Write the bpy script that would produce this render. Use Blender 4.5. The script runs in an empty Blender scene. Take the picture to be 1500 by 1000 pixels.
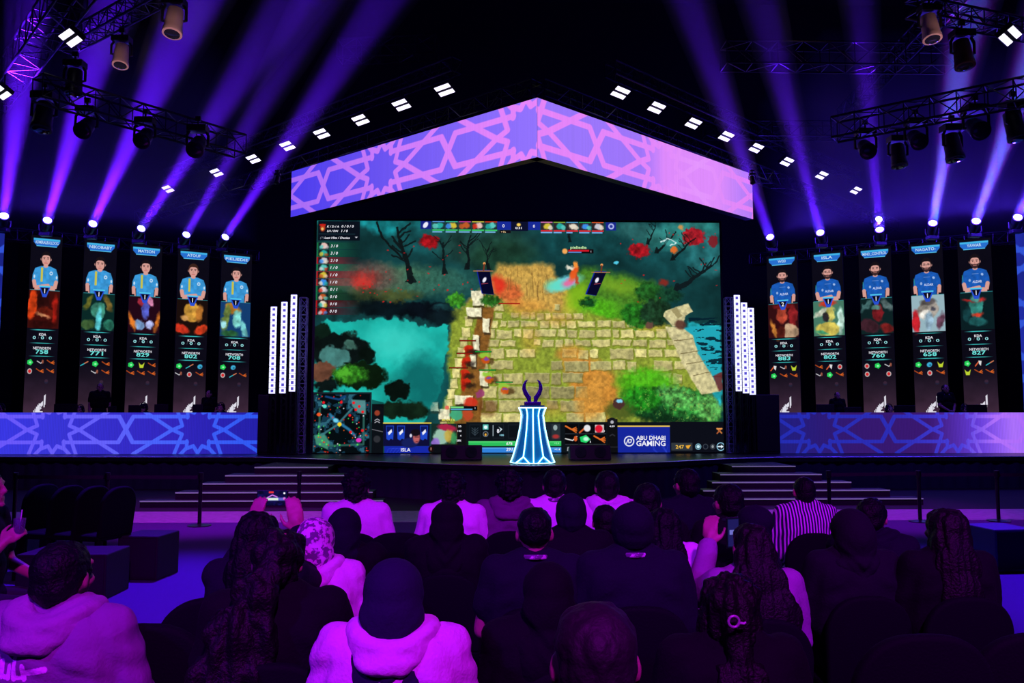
import bpy, bmesh, math, random
import numpy as np
from mathutils import Vector, Matrix, Euler, Quaternion, noise as mnoise

SC = bpy.context.scene
COL = SC.collection
PI = math.pi
W0 = bpy.data.worlds.new('world'); SC.world = W0
W0.use_nodes = True
W0.node_tree.nodes['Background'].inputs[0].default_value = (0.010, 0.006, 0.05, 1)
W0.node_tree.nodes['Background'].inputs[1].default_value = 0.12
SC.view_settings.view_transform = 'Standard'
SC.view_settings.look = 'None'
SC.view_settings.exposure = 0
SC.view_settings.gamma = 1

# ------------------------------------------------------------------ camera
EYE = 1.72
YAW, PITCH = math.radians(-1.5), math.radians(4.73)
FPX = 1208.0
cd = bpy.data.cameras.new('camera'); cam = bpy.data.objects.new('camera', cd); COL.objects.link(cam)
cd.sensor_width = 36; cd.lens = FPX / 1500 * 36; cd.clip_start = .05; cd.clip_end = 200
cam.location = (0, 0, EYE); cam.rotation_euler = (PI / 2 + PITCH, 0, YAW)
SC.camera = cam
CR = cam.rotation_euler.to_matrix()

def ray(px, py):
    return CR @ Vector(((px - 750) / FPX, (500 - py) / FPX, -1))
def at(px, py, Y):                       # the point seen at a pixel, on the plane y = Y
    d = ray(px, py); return Vector((0, 0, EYE)) + d * (Y / d.y)
def atz(px, py, Z):                      # the same on the plane z = Z
    d = ray(px, py); return Vector((0, 0, EYE)) + d * ((Z - EYE) / d.z)

# ------------------------------------------------------------------ helpers
def s2l(c):
    c = np.asarray(c, dtype=np.float64)
    return np.where(c <= .04045, c / 12.92, ((c + .055) / 1.055) ** 2.4)
def rgb(r, g, b): return tuple(float(v) for v in s2l(np.array((r, g, b)) / 255.0))

MATS = {}
def mat(name, color=(.5, .5, .5), rough=.6, metal=0, bump=0, bscale=80, var=0, emit=None, estr=1, sample=False, sheen=0, spec=.5):
    if name in MATS: return MATS[name]
    m = bpy.data.materials.new(name); m.use_nodes = True
    nt = m.node_tree; p = nt.nodes['Principled BSDF']
    p.inputs['Base Color'].default_value = (*color, 1)
    p.inputs['Roughness'].default_value = rough
    p.inputs['Metallic'].default_value = metal
    p.inputs['Specular IOR Level'].default_value = spec
    if sheen: p.inputs['Sheen Weight'].default_value = sheen
    tc = nt.nodes.new('ShaderNodeTexCoord')
    n = nt.nodes.new('ShaderNodeTexNoise'); n.inputs['Scale'].default_value = bscale; n.inputs['Detail'].default_value = 4
    nt.links.new(tc.outputs['Object'], n.inputs['Vector'])
    if bump:
        b = nt.nodes.new('ShaderNodeBump'); b.inputs['Strength'].default_value = bump; b.inputs['Distance'].default_value = .01
        nt.links.new(n.outputs[0], b.inputs['Height']); nt.links.new(b.outputs[0], p.inputs['Normal'])
    if var:
        r = nt.nodes.new('ShaderNodeMix'); r.data_type = 'RGBA'
        r.inputs[6].default_value = (*[c * (1 - var) for c in color], 1); r.inputs[7].default_value = (*[min(1, c * (1 + var)) for c in color], 1)
        nt.links.new(n.outputs[0], r.inputs[0]); nt.links.new(r.outputs[2], p.inputs['Base Color'])
    if emit:
        p.inputs['Emission Color'].default_value = (*emit, 1); p.inputs['Emission Strength'].default_value = estr
        if not sample: m.cycles.emission_sampling = 'NONE'
    MATS[name] = m
    return m

def screen_mat():
    if 'led_picture' in MATS: return MATS['led_picture']
    m = bpy.data.materials.new('led_picture'); m.use_nodes = True; nt = m.node_tree; nt.nodes.clear()
    o = nt.nodes.new('ShaderNodeOutputMaterial'); e = nt.nodes.new('ShaderNodeEmission'); a = nt.nodes.new('ShaderNodeAttribute')
    a.attribute_name = 'led'; nt.links.new(a.outputs['Color'], e.inputs[0]); nt.links.new(e.outputs[0], o.inputs[0])
    m.cycles.emission_sampling = 'NONE'
    MATS['led_picture'] = m
    return m

def tag(o, label=None, cat=None, group=None, kind=None):
    if label: o['label'] = label
    if cat: o['category'] = cat
    if group: o['group'] = group
    if kind: o['kind'] = kind
    return o
def empty(name, loc=(0, 0, 0), rz=0, label=None, cat=None, group=None):
    o = bpy.data.objects.new(name, None); COL.objects.link(o); o.location = loc; o.rotation_euler = (0, 0, rz)
    o.empty_display_size = .1
    return tag(o, label, cat, group)
def copy_tree(o, parent=None):
    c = o.copy(); COL.objects.link(c)
    if parent is not None: c.parent = parent
    for ch in list(o.children): copy_tree(ch, c)
    return c

class MB:
    """collects vertices and faces of one mesh"""
    def __init__(s): s.v = []; s.f = []; s.mi = []
    def add(s, vs, fs, mi=0):
        o = len(s.v); s.v += [tuple(v) for v in vs]; s.f += [tuple(o + i for i in f) for f in fs]; s.mi += [mi] * len(fs)
        return s
    def box(s, lo, hi, M=None, mi=0):
        x0, y0, z0 = lo; x1, y1, z1 = hi
        vs = [Vector(p) for p in ((x0,y0,z0),(x1,y0,z0),(x1,y1,z0),(x0,y1,z0),(x0,y0,z1),(x1,y0,z1),(x1,y1,z1),(x0,y1,z1))]
        if M is not None: vs = [M @ v for v in vs]
        return s.add(vs, [(0,3,2,1),(4,5,6,7),(0,1,5,4),(1,2,6,5),(2,3,7,6),(3,0,4,7)], mi)
    def tube(s, p, q, r, n=8, r2=None, mi=0, cap=True):
        p = Vector(p); q = Vector(q); d = q - p
        if d.length < 1e-6: return s
        Q = d.to_track_quat('Z', 'Y'); r2 = r if r2 is None else r2
        vs = [p + Q @ Vector((r*math.cos(2*PI*i/n), r*math.sin(2*PI*i/n), 0)) for i in range(n)] + \
             [q + Q @ Vector((r2*math.cos(2*PI*i/n), r2*math.sin(2*PI*i/n), 0)) for i in range(n)]
        fs = [(i, (i+1) % n, n+(i+1) % n, n+i) for i in range(n)]
        if cap: fs += [tuple(range(n))[::-1], tuple(range(n, 2*n))]
        return s.add(vs, fs, mi)
    def lathe(s, prof, n=20, M=None, mi=0):
        """prof: (r, z) from bottom to top, closed with caps"""
        vs = []; fs = []
        for r, z in prof:
            for i in range(n):
                v = Vector((r*math.cos(2*PI*i/n), r*math.sin(2*PI*i/n), z)); vs.append(M @ v if M is not None else v)
        for k in range(len(prof)-1):
            for i in range(n): fs.append((k*n+i, k*n+(i+1) % n, (k+1)*n+(i+1) % n, (k+1)*n+i))
        fs += [tuple(range(n))[::-1], tuple(range((len(prof)-1)*n, len(prof)*n))]
        return s.add(vs, fs, mi)
    def path(s, pts, radii, n=8, flat=1.0, mi=0):
        """a swept tube through pts"""
        pts = [Vector(p) for p in pts]; rings = []
        if not hasattr(radii, '__len__'): radii = [radii]*len(pts)
        up = Vector((0, 1, 0))
        for k, p in enumerate(pts):
            d = (pts[min(k+1, len(pts)-1)] - pts[max(k-1, 0)]).normalized()
            u = d.cross(up)
            if u.length < .05: u = d.cross(Vector((1, 0, 0)))
            u.normalize(); w = d.cross(u).normalized()
            rings += [p + u*(radii[k]*math.cos(2*PI*i/n)) + w*(radii[k]*flat*math.sin(2*PI*i/n)) for i in range(n)]
        fs = [(k*n+i, k*n+(i+1) % n, (k+1)*n+(i+1) % n, (k+1)*n+i) for k in range(len(pts)-1) for i in range(n)]
        fs += [tuple(range(n))[::-1], tuple(range((len(pts)-1)*n, len(pts)*n))]
        return s.add(rings, fs, mi)
    def mesh(s, name, mats):
        me = bpy.data.meshes.new(name); me.from_pydata(s.v, [], s.f)
        for m in (mats if isinstance(mats, (list, tuple)) else [mats]): me.materials.append(m)
        me.polygons.foreach_set('material_index', s.mi)
        bm = bmesh.new(); bm.from_mesh(me); bmesh.ops.recalc_face_normals(bm, faces=bm.faces); bm.to_mesh(me); bm.free()
        return me
    def build(s, name, mats, parent=None, smooth=False, bevel=0, seg=2):
        me = s.mesh(name, mats)
        if smooth:
            me.polygons.foreach_set('use_smooth', [True]*len(me.polygons)); me.set_sharp_from_angle(angle=math.radians(40))
        o = bpy.data.objects.new(name, me); COL.objects.link(o)
        if parent is not None: o.parent = parent
        if bevel:
            b = o.modifiers.new('bevel', 'BEVEL'); b.width = bevel; b.segments = seg; b.limit_method = 'ANGLE'
        return o
def struct(mb, name, m): 
    return tag(mb.build(name, m), kind='structure')

# ------------------------------------------------------------------ LED picture canvas
class Canvas:
    """a picture for a LED wall: painted by numpy, carried by the vertices of a fine grid"""
    def __init__(s, x0, y0, x1, y1, res, bg=(0, 0, 0)):
        s.x0, s.y0, s.x1, s.y1 = x0, y0, x1, y1
        s.w = int(round((x1-x0)*res)); s.h = int(round((y1-y0)*res))
        xs = x0 + (np.arange(s.w)+.5)/s.w*(x1-x0); ys = y0 + (np.arange(s.h)+.5)/s.h*(y1-y0)
        s.X, s.Y = np.meshgrid(xs, ys); s.im = np.zeros((s.h, s.w, 3)); s.im[:] = np.array(bg)/255.0
        s.px = (x1-x0)/s.w; s.wx = None
    def noise(s, scale, seed=0, octv=4, sy=None):
        out = np.zeros((s.h, s.w)); amp = 1; tot = 0; sy = sy or scale
        for o in range(octv):
            rs = np.random.RandomState(seed*17+o)
            gx = (s.X-s.x0)/scale*2**o; gy = (s.Y-s.y0)/sy*2**o
            n = 64; g = rs.rand(n, n)
            ix = np.floor(gx).astype(int); iy = np.floor(gy).astype(int); fx = gx-ix; fy = gy-iy
            fx = fx*fx*(3-2*fx); fy = fy*fy*(3-2*fy)
            a = g[iy % n, ix % n]; b = g[iy % n, (ix+1) % n]; c = g[(iy+1) % n, ix % n]; d = g[(iy+1) % n, (ix+1) % n]
            out += amp*((a*(1-fx)+b*fx)*(1-fy)+(c*(1-fx)+d*fx)*fy); tot += amp; amp *= .5
        return out/tot
    def warp(s, amp, scale, seed=1):
        if amp == 0: s.wx = None; return
        s.wx = (s.noise(scale, seed, 3)-.5)*2*amp; s.wy = (s.noise(scale, seed+50, 3)-.5)*2*amp
    def sub(s, a, b, c, d, pad=0):
        if s.wx is not None: pad += max(abs(s.wx).max(), abs(s.wy).max())
        i0 = max(0, int((a-pad-s.x0)/s.px)-1); i1 = min(s.w, int((c+pad-s.x0)/s.px)+2)
        py = (s.y1-s.y0)/s.h
        j0 = max(0, int((b-pad-s.y0)/py)-1); j1 = min(s.h, int((d+pad-s.y0)/py)+2)
        if i1 <= i0 or j1 <= j0: return None
        X = s.X[j0:j1, i0:i1]; Y = s.Y[j0:j1, i0:i1]
        if s.wx is not None: X = X+s.wx[j0:j1, i0:i1]; Y = Y+s.wy[j0:j1, i0:i1]
        return (slice(j0, j1), slice(i0, i1)), X, Y
    def put(s, sl, m, color, alpha=1, tex=None):
        m = np.clip(m, 0, 1)*alpha
        c = np.array(color)/255.0
        if tex is not None: c = c*(tex[sl][..., None])
        s.im[sl] = s.im[sl]*(1-m[..., None]) + np.broadcast_to(c, s.im[sl].shape)*m[..., None]
    def poly(s, pts, color, alpha=1, soft=None, tex=None):
        xs = [p[0] for p in pts]; ys = [p[1] for p in pts]; soft = soft or s.px
        r = s.sub(min(xs), min(ys), max(xs), max(ys), soft)
        if r is None: return
        sl, X, Y = r
        ins = np.zeros(X.shape, bool); dist = np.full(X.shape, 1e9)
        for (ax, ay), (bx, by) in zip(pts, list(pts[1:])+[pts[0]]):
            if ay != by:
                c = ((ay > Y) != (by > Y)) & (X < (bx-ax)*(Y-ay)/(by-ay)+ax); ins ^= c
            L = (bx-ax)**2+(by-ay)**2+1e-9
            t = np.clip(((X-ax)*(bx-ax)+(Y-ay)*(by-ay))/L, 0, 1)
            dist = np.minimum(dist, np.hypot(X-ax-t*(bx-ax), Y-ay-t*(by-ay)))
        s.put(sl, .5+np.where(ins, dist, -dist)/soft, color, alpha, tex)
    def ell(s, cx, cy, rx, ry, color, alpha=1, soft=None, ang=0, tex=None):
        soft = soft or s.px; R = max(rx, ry)+soft
        r = s.sub(cx-R, cy-R, cx+R, cy+R)
        if r is None: return
        sl, X, Y = r; c, n = math.cos(ang), math.sin(ang)
        u = ((X-cx)*c+(Y-cy)*n)/rx; v = (-(X-cx)*n+(Y-cy)*c)/ry
        d = (1-np.hypot(u, v))*min(rx, ry)
        s.put(sl, .5+d/soft, color, alpha, tex)
    def line(s, pts, w, color, alpha=1, soft=None, tex=None):
        soft = soft or s.px; xs = [p[0] for p in pts]; ys = [p[1] for p in pts]
        r = s.sub(min(xs)-w, min(ys)-w, max(xs)+w, max(ys)+w)
        if r is None: return
        sl, X, Y = r; dist = np.full(X.shape, 1e9)
        for (ax, ay), (bx, by) in zip(pts[:-1], pts[1:]):
            L = (bx-ax)**2+(by-ay)**2+1e-9
            t = np.clip(((X-ax)*(bx-ax)+(Y-ay)*(by-ay))/L, 0, 1)
            dist = np.minimum(dist, np.hypot(X-ax-t*(bx-ax), Y-ay-t*(by-ay)))
        s.put(sl, .5+(w/2-dist)/soft, color, alpha, tex)
    def rect(s, a, b, c, d, color, alpha=1, tex=None, soft=None): s.poly([(a, b), (c, b), (c, d), (a, d)], color, alpha, soft, tex)
    def build(s, name, o, ux, uz, parent=None):
        """grid from corner o (left bottom), ux along the width, uz up, both full length vectors"""
        w, h = s.w, s.h
        u = np.linspace(0, 1, w); v = np.linspace(1, 0, h); U, V = np.meshgrid(u, v)
        o = np.array(o); P = o + U[..., None]*np.array(ux) + V[..., None]*np.array(uz)
        me = bpy.data.meshes.new(name); me.vertices.add(w*h); me.vertices.foreach_set('co', P.reshape(-1).astype(np.float32))
        I = np.arange(w*h).reshape(h, w)
        q = np.stack([I[1:, :-1], I[1:, 1:], I[:-1, 1:], I[:-1, :-1]], -1).reshape(-1, 4); n = len(q)
        me.loops.add(n*4); me.loops.foreach_set('vertex_index', q.reshape(-1).astype(np.int32))
        me.polygons.add(n); me.polygons.foreach_set('loop_start', (np.arange(n)*4).astype(np.int32))
        me.polygons.foreach_set('loop_total', np.full(n, 4, np.int32))
        me.update(calc_edges=True)
        a = me.color_attributes.new('led', 'FLOAT_COLOR', 'POINT')
        c = np.ones((w*h, 4), np.float32); c[:, :3] = s2l(np.clip(s.im, 0, 1)).reshape(-1, 3)
        a.data.foreach_set('color', c.reshape(-1)); me.materials.append(screen_mat())
        ob = bpy.data.objects.new(name, me); COL.objects.link(ob)
        if parent is not None: ob.parent = parent
        return ob

# ------------------------------------------------------------------ lettering
_fc = {}
def glyphs(txt, bold=0.0):
    k = (txt, bold)
    if k not in _fc:
        c = bpy.data.curves.new('t', 'FONT'); c.body = txt; c.size = 1; c.align_x = 'CENTER'; c.resolution_u = 2; c.offset = bold
        o = bpy.data.objects.new('t', c); COL.objects.link(o)
        dg = bpy.context.evaluated_depsgraph_get(); me = bpy.data.meshes.new_from_object(o.evaluated_get(dg))
        _fc[k] = ([tuple(v.co) for v in me.vertices], [tuple(p.vertices) for p in me.polygons])
        bpy.data.objects.remove(o); bpy.data.curves.remove(c); bpy.data.meshes.remove(me)
    return _fc[k]
def emat(c):
    n = 'lit_%d_%d_%d' % tuple(c)
    return mat(n, (0, 0, 0), 1, emit=rgb(*c), spec=0)
def lettering(items, P, parent, name='lettering', off=None):
    """items: (text, cx, cy, cap height, total width or None, colour[, slant]); P maps picture units to a point"""
    out = []
    for it in items:
        txt, cx, cy, h, w, c = it[:6]; sl = it[6] if len(it) > 6 else 0
        vs, fs = glyphs(txt, .018)
        if not vs: continue
        x0 = min(v[0] for v in vs); x1 = max(v[0] for v in vs)
        sy = h/.70; sx = (w/(x1-x0)) if w else sy
        mx = (x0+x1)/2
        mb = MB(); mb.add([P(cx+(v[0]-mx)*sx+sl*(v[1]-.35)*sy, cy-(v[1]-.35)*sy) for v in vs], fs)
        out.append(mb.build(name, emat(c), parent))
    return out
# ------------------------------------------------------------------ levels and key points
STAGE = .70
FZ_B = at(787, 230, 16.2).z; FZ_T = at(787, 143, 16.2).z
SCR_Y = 19.5; DESK_Y = 19.4

# ------------------------------------------------------------------ materials
M_black = mat('black_paint', (.006, .006, .008), .55, bump=.05)
M_blackgloss = mat('black_gloss', (.006, .006, .010), .25)
M_truss = mat('truss_metal', (.035, .035, .045), .38, metal=.8)
M_drape = mat('stage_drape', (.028, .022, .06), .9, bump=.3, bscale=30)
M_stage = mat('stage_top', (.012, .010, .02), .35, bump=.05, bscale=40)
M_fix = mat('fixture_shell', (.012, .012, .015), .45, bump=.05)
M_chair = mat('chair_cover', (.0022, .0020, .0045), .85, spec=.12, bump=.25, bscale=120)
M_chrome = mat('chrome', (.4, .4, .45), .2, metal=1)
M_carpet = mat('carpet', (.085, .06, .17), .95, spec=.1, bump=.6, bscale=160, var=.25)
M_apron = mat('patterned_floor', (.34, .12, .34), .45, bump=.3, bscale=9, var=.6)
M_hall = mat('hall_cladding', (.010, .010, .014), .9, bump=.1, bscale=20)

# ------------------------------------------------------------------ the setting
struct(MB().box((-17, -6, -.1), (19, 12.9, 0)), 'floor', M_carpet)
struct(MB().box((-17, 12.9, -.1), (19, 14.3, .003)), 'floor_apron', M_apron)
struct(MB().box((-17, 14.3, -.1), (19, 30, 0)), 'floor_stage_side', M_hall)
struct(MB().box((-17, 29.8, 0), (19, 30, 17)), 'wall_back', M_hall)
struct(MB().box((-17.2, -6, 0), (-17, 30, 17)), 'wall_left', M_hall)
struct(MB().box((19, -6, 0), (19.2, 30, 17)), 'wall_right', M_hall)
struct(MB().box((-17.2, -6, 17), (19.2, 30, 17.2)), 'ceiling', M_hall)

# ------------------------------------------------------------------ stage: deck, drape, lit edge
edge_px = [(0, 668.5), (380, 669), (460, 671.5), (560, 675.5), (660, 679.5), (781, 682), (880, 679.5), (980, 675.5), (1070, 671), (1140, 669), (1500, 668)]
edge = [atz(x, y, STAGE) for x, y in edge_px]
edge = [Vector((-16.5, edge[0].y, STAGE))] + edge + [Vector((18.5, edge[-1].y, STAGE))]
stage = empty('stage', (0, 18, 0), 0, 'low black stage with a curved front edge below the big game screen', 'stage')
def rel(o, v): return Vector(v) - o.location
mb = MB(); n = len(edge)
top = [rel(stage, (p.x, p.y, STAGE)) for p in edge] + [rel(stage, (18.5, 29, STAGE)), rel(stage, (-16.5, 29, STAGE))]
bot = [v - Vector((0, 0, .10)) for v in top]; k = len(top)
mb.add(top+bot, [tuple(range(k)), tuple(range(k, 2*k))[::-1]] + [(i, k+i, k+(i+1) % k, (i+1) % k) for i in range(k)])
mb.build('deck', M_stage, stage)
mb = MB(); vs = []; seg = []
for a, b in zip(edge[:-1], edge[1:]):
    m_ = max(2, int((b-a).length/.07))
    for i in range(m_):
        t = i/m_; p = a.lerp(b, t); seg.append(p)
for i, p in enumerate(seg):
    d = .06+.025*math.sin(i*1.5)+.01*math.sin(i*.37)
    vs += [rel(stage, (p.x, p.y+d, STAGE-.09)), rel(stage, (p.x, p.y+d*1.15, .0))]
mb.add(vs, [(2*i, 2*i+1, 2*i+3, 2*i+2) for i in range(len(seg)-1)])
mb.build('drape', M_drape, stage, smooth=True)
mb = MB(); mb.path([rel(stage, p+Vector((0, -.012, -.008))) for p in edge], .010, 6)
mb.build('edge_trim', mat('edge_metal', (.75, .78, .85), .3, metal=.6), stage)

# stairs each side: five slabs, wider towards the floor
M_nose = mat('step_nosing', (.45, .42, .55), .3, metal=.7, emit=(.10, .085, .16), estr=1.0)
def stairs(steps, label):
    root = empty('stairs', (atz((steps[-1][0]+steps[-1][1])/2, steps[-1][2], .12).x, 15.5, 0), 0, label, 'stairs', 'stairs up to the stage')
    zs = [.60, .48, .36, .24, .12]
    rows = [(373, 0, 684), (330, 0, 696), (293, 0, 708), (257, 0, 721), (205, 0, 733.5)]
    for i, (x0, x1, y) in enumerate(steps):
        z = zs[i]; a = atz(x0, y, z); b = atz(x1, y, z)
        back = 17.9 if i == 0 else atz(steps[i-1][0], steps[i-1][2], zs[i-1]).y + .05
        mb = MB().box(rel(root, (a.x, a.y, 0.003)), rel(root, (b.x, back, z)))
        s = mb.build('step', M_black, root)
        MB().box(rel(root, (a.x, a.y-.012, z-.018)), rel(root, (b.x, a.y+.0, z+.004))).build('nosing', M_nose, s)
stairs([(373, 480, 684), (330, 508, 696), (293, 520, 708), (257, 545, 721), (205, 560, 733.5)], 'black stage steps with thin bright edges on the left, behind the raised phone')
stairs([(1072, 1166, 682.5), (1055, 1205, 694.5), (1043, 1249, 706), (1030, 1307, 718), (1005, 1357, 730.5)], 'black stage steps with thin bright edges on the right, behind the striped shirt')

# ------------------------------------------------------------------ star lattice picture for fascia and desks
def star_lines(cx, full=False):
    T = 135
    L = []
    for s in (1, -1):
        def q(*p): return [(cx+s*x, y) for x, y in p]
        L += [q((60, -70), (365, -70), (445, 70)), q((60, 70), (365, 70), (445, -70)),
              q((132, -T), (90, -20), (150, 5), (365, T)), q((132, T), (90, 27), (150, 0), (365, -T)),
              q((62, 64), (62, 104), (25, 90), (0, 128)), q((62, -64), (62, -104), (25, -90), (0, -128)), q((62, 100), (105, T+10)), q((62, -100), (105, -T-10))]
    return L

# ------------------------------------------------------------------ fascia (V plan, apex towards the audience)
apex = at(787, 186, 16.2)
lB = atz(426, 318, FZ_B); rB = atz(1103, 321, FZ_B)
fas = empty('fascia_screen', (apex.x, apex.y, FZ_B), 0, 'wide V-shaped purple LED fascia with pink star lattice hanging above the game screen', 'LED screen')
def fascia_panel(name, a, b, s0, s1, star0, colf):
    """a, b: left and right ends seen from the audience; s0, s1: lattice units at both ends"""
    c = Canvas(s0, -117, s1, 117, 0.42)
    t = np.clip((c.X-s0)/(s1-s0), 0, 1); bg, ln = colf(t)
    c.im[:] = bg/255.0
    m = Canvas(s0, -117, s1, 117, 0.42)
    for k in range(-1, 4):
        for l in star_lines(star0+k*815): m.line(l, 25, (255, 255, 255))
    w = m.im[..., :1]
    c.im = c.im*(1-w)+ln/255.0*w
    flick = .985+.03*np.random.RandomState(3).rand(1, c.w, 1); c.im = np.clip(c.im*flick, 0, 1)
    H = FZ_T-FZ_B; d = (b-a); nrm = Vector((d.y, -d.x, 0)).normalized()
    if nrm.y > 0: nrm = -nrm
    o = Vector((a.x, a.y, FZ_B))+nrm*.004
    c.build(name, rel(fas, o), Vector((d.x, d.y, 0)), Vector((0, 0, H)), fas)
    return nrm
def lerp3(t, stops):
    t = t[..., None]; out = np.zeros(t.shape[:-1]+(3,))
    xs = [s[0] for s in stops]
    for ch in range(3): out[..., ch] = np.interp(t[..., 0], xs, [s[1][ch] for s in stops])
    return out
def col_left(t): return lerp3(t, [(0, (76, 60, 238)), (.4, (104, 82, 240)), (1, (148, 116, 255))]), lerp3(t, [(0, (166, 108, 246)), (.5, (206, 124, 250)), (1, (232, 134, 250))])
def col_right(t): return lerp3(t, [(0, (150, 118, 252)), (.42, (160, 118, 250)), (.52, (222, 138, 252)), (.8, (222, 140, 252)), (.92, (190, 130, 250)), (1, (178, 124, 246))]), lerp3(t, [(0, (230, 132, 248)), (.45, (226, 134, 250)), (.7, (228, 150, 255)), (.85, (224, 138, 250)), (1, (230, 130, 246))])
aL = Vector((lB.x, lB.y, 0)); aA = Vector((apex.x, apex.y, 0)); aR = Vector((rB.x, rB.y, 0))
fascia_panel('lattice_picture', aL, aA, -659, 870, 0, col_left)
fascia_panel('lattice_picture', aA, aR, 89, 1509, 0, col_right)
mb = MB()
for a, b in ((aL, aA), (aA, aR)):
    d = (b-a).normalized(); nb = Vector((-d.y, d.x, 0)); H = FZ_T-FZ_B
    q = [a, b, b+nb*.22, a+nb*.22]
    vs = [rel(fas, (p.x, p.y, FZ_B)) for p in q]+[rel(fas, (p.x, p.y, FZ_T)) for p in q]
    mb.add(vs, [(0, 3, 2, 1), (4, 5, 6, 7), (0, 1, 5, 4), (1, 2, 6, 5), (2, 3, 7, 6), (3, 0, 4, 7)])
mb.build('cabinet', M_black, fas)

# ------------------------------------------------------------------ desks with lattice fronts
dz0 = STAGE+.002; dz1 = at(200, 604, DESK_Y).z
def desk(x0p, x1p, s0, u, label, colf, bloom=None, lefttrim=True):
    a = at(x0p, 634, DESK_Y); b = at(x1p, 634, DESK_Y)
    root = empty('player_desk', ((a.x+b.x)/2, DESK_Y+.4, dz0), 0, label, 'desk')
    s1 = s0+(b.x-a.x)*u
    c = Canvas(s0, -93, s1, 135, .45)
    t = (c.X-s0)/(s1-s0); bg, ln = colf(t)
    m = Canvas(s0, -93, s1, 135, .45)
    for k in range(-2, 4):
        for l in star_lines(k*815): m.line(l, 20, (255, 255, 255))
    w = m.im[..., :1]; c.im = (bg*(1-w)+ln*w)/255.0
    c.im *= (.96+.08*((c.X/9) % 1 > .5))[..., None]; c.im = np.clip(c.im, 0, 1)
    c.build('lattice_picture', rel(root, (a.x, DESK_Y-.006, dz0)), (b.x-a.x, 0, 0), (0, 0, dz1-dz0), root)
    MB().box(rel(root, (a.x, DESK_Y, dz0)), rel(root, (b.x, DESK_Y+.06, dz1-.012))).build('front_panel', M_black, root)
    MB().box(rel(root, (a.x, DESK_Y+.06, dz0+.66)), rel(root, (b.x, DESK_Y+.80, dz0+.70))).build('tabletop', M_black, root)
    for xx in (a.x, b.x-.05): MB().box(rel(root, (xx, DESK_Y+.06, dz0)), rel(root, (xx+.05, DESK_Y+.80, dz0+.66))).build('side_panel', M_black, root)
    return root
uD = 815/(at(290, 630, DESK_Y).x-at(78, 630, DESK_Y).x)
def dcl(t): return lerp3(t, [(0, (58, 58, 240)), (.35, (56, 52, 212)), (.7, (50, 38, 190)), (1, (36, 32, 168))]), lerp3(t, [(0, (108, 82, 255)), (.5, (100, 96, 255)), (.65, (74, 98, 255)), (1, (46, 88, 240))])
def dcr(t): return lerp3(t, [(0, (32, 30, 128)), (.25, (52, 24, 110)), (.5, (58, 24, 112)), (.66, (100, 60, 215)), (.78, (170, 112, 255)), (1, (140, 84, 255))]), lerp3(t, [(0, (36, 44, 178)), (.4, (44, 44, 180)), (.6, (72, 60, 215)), (.72, (176, 112, 255)), (1, (172, 104, 255))])
a0 = at(78, 630, DESK_Y).x
desk(-70, 378.5, (at(-70, 630, DESK_Y).x-a0)*uD, uD, 'long player desk with blue star-lattice LED front on the left of the stage', dcl)
a1 = at(1200, 630, DESK_Y).x
desk(1140, 1580, (at(1140, 630, DESK_Y).x-a1)*uD, uD, 'long player desk with dark purple and lilac star-lattice LED front, right of the stage', dcr)

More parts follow.
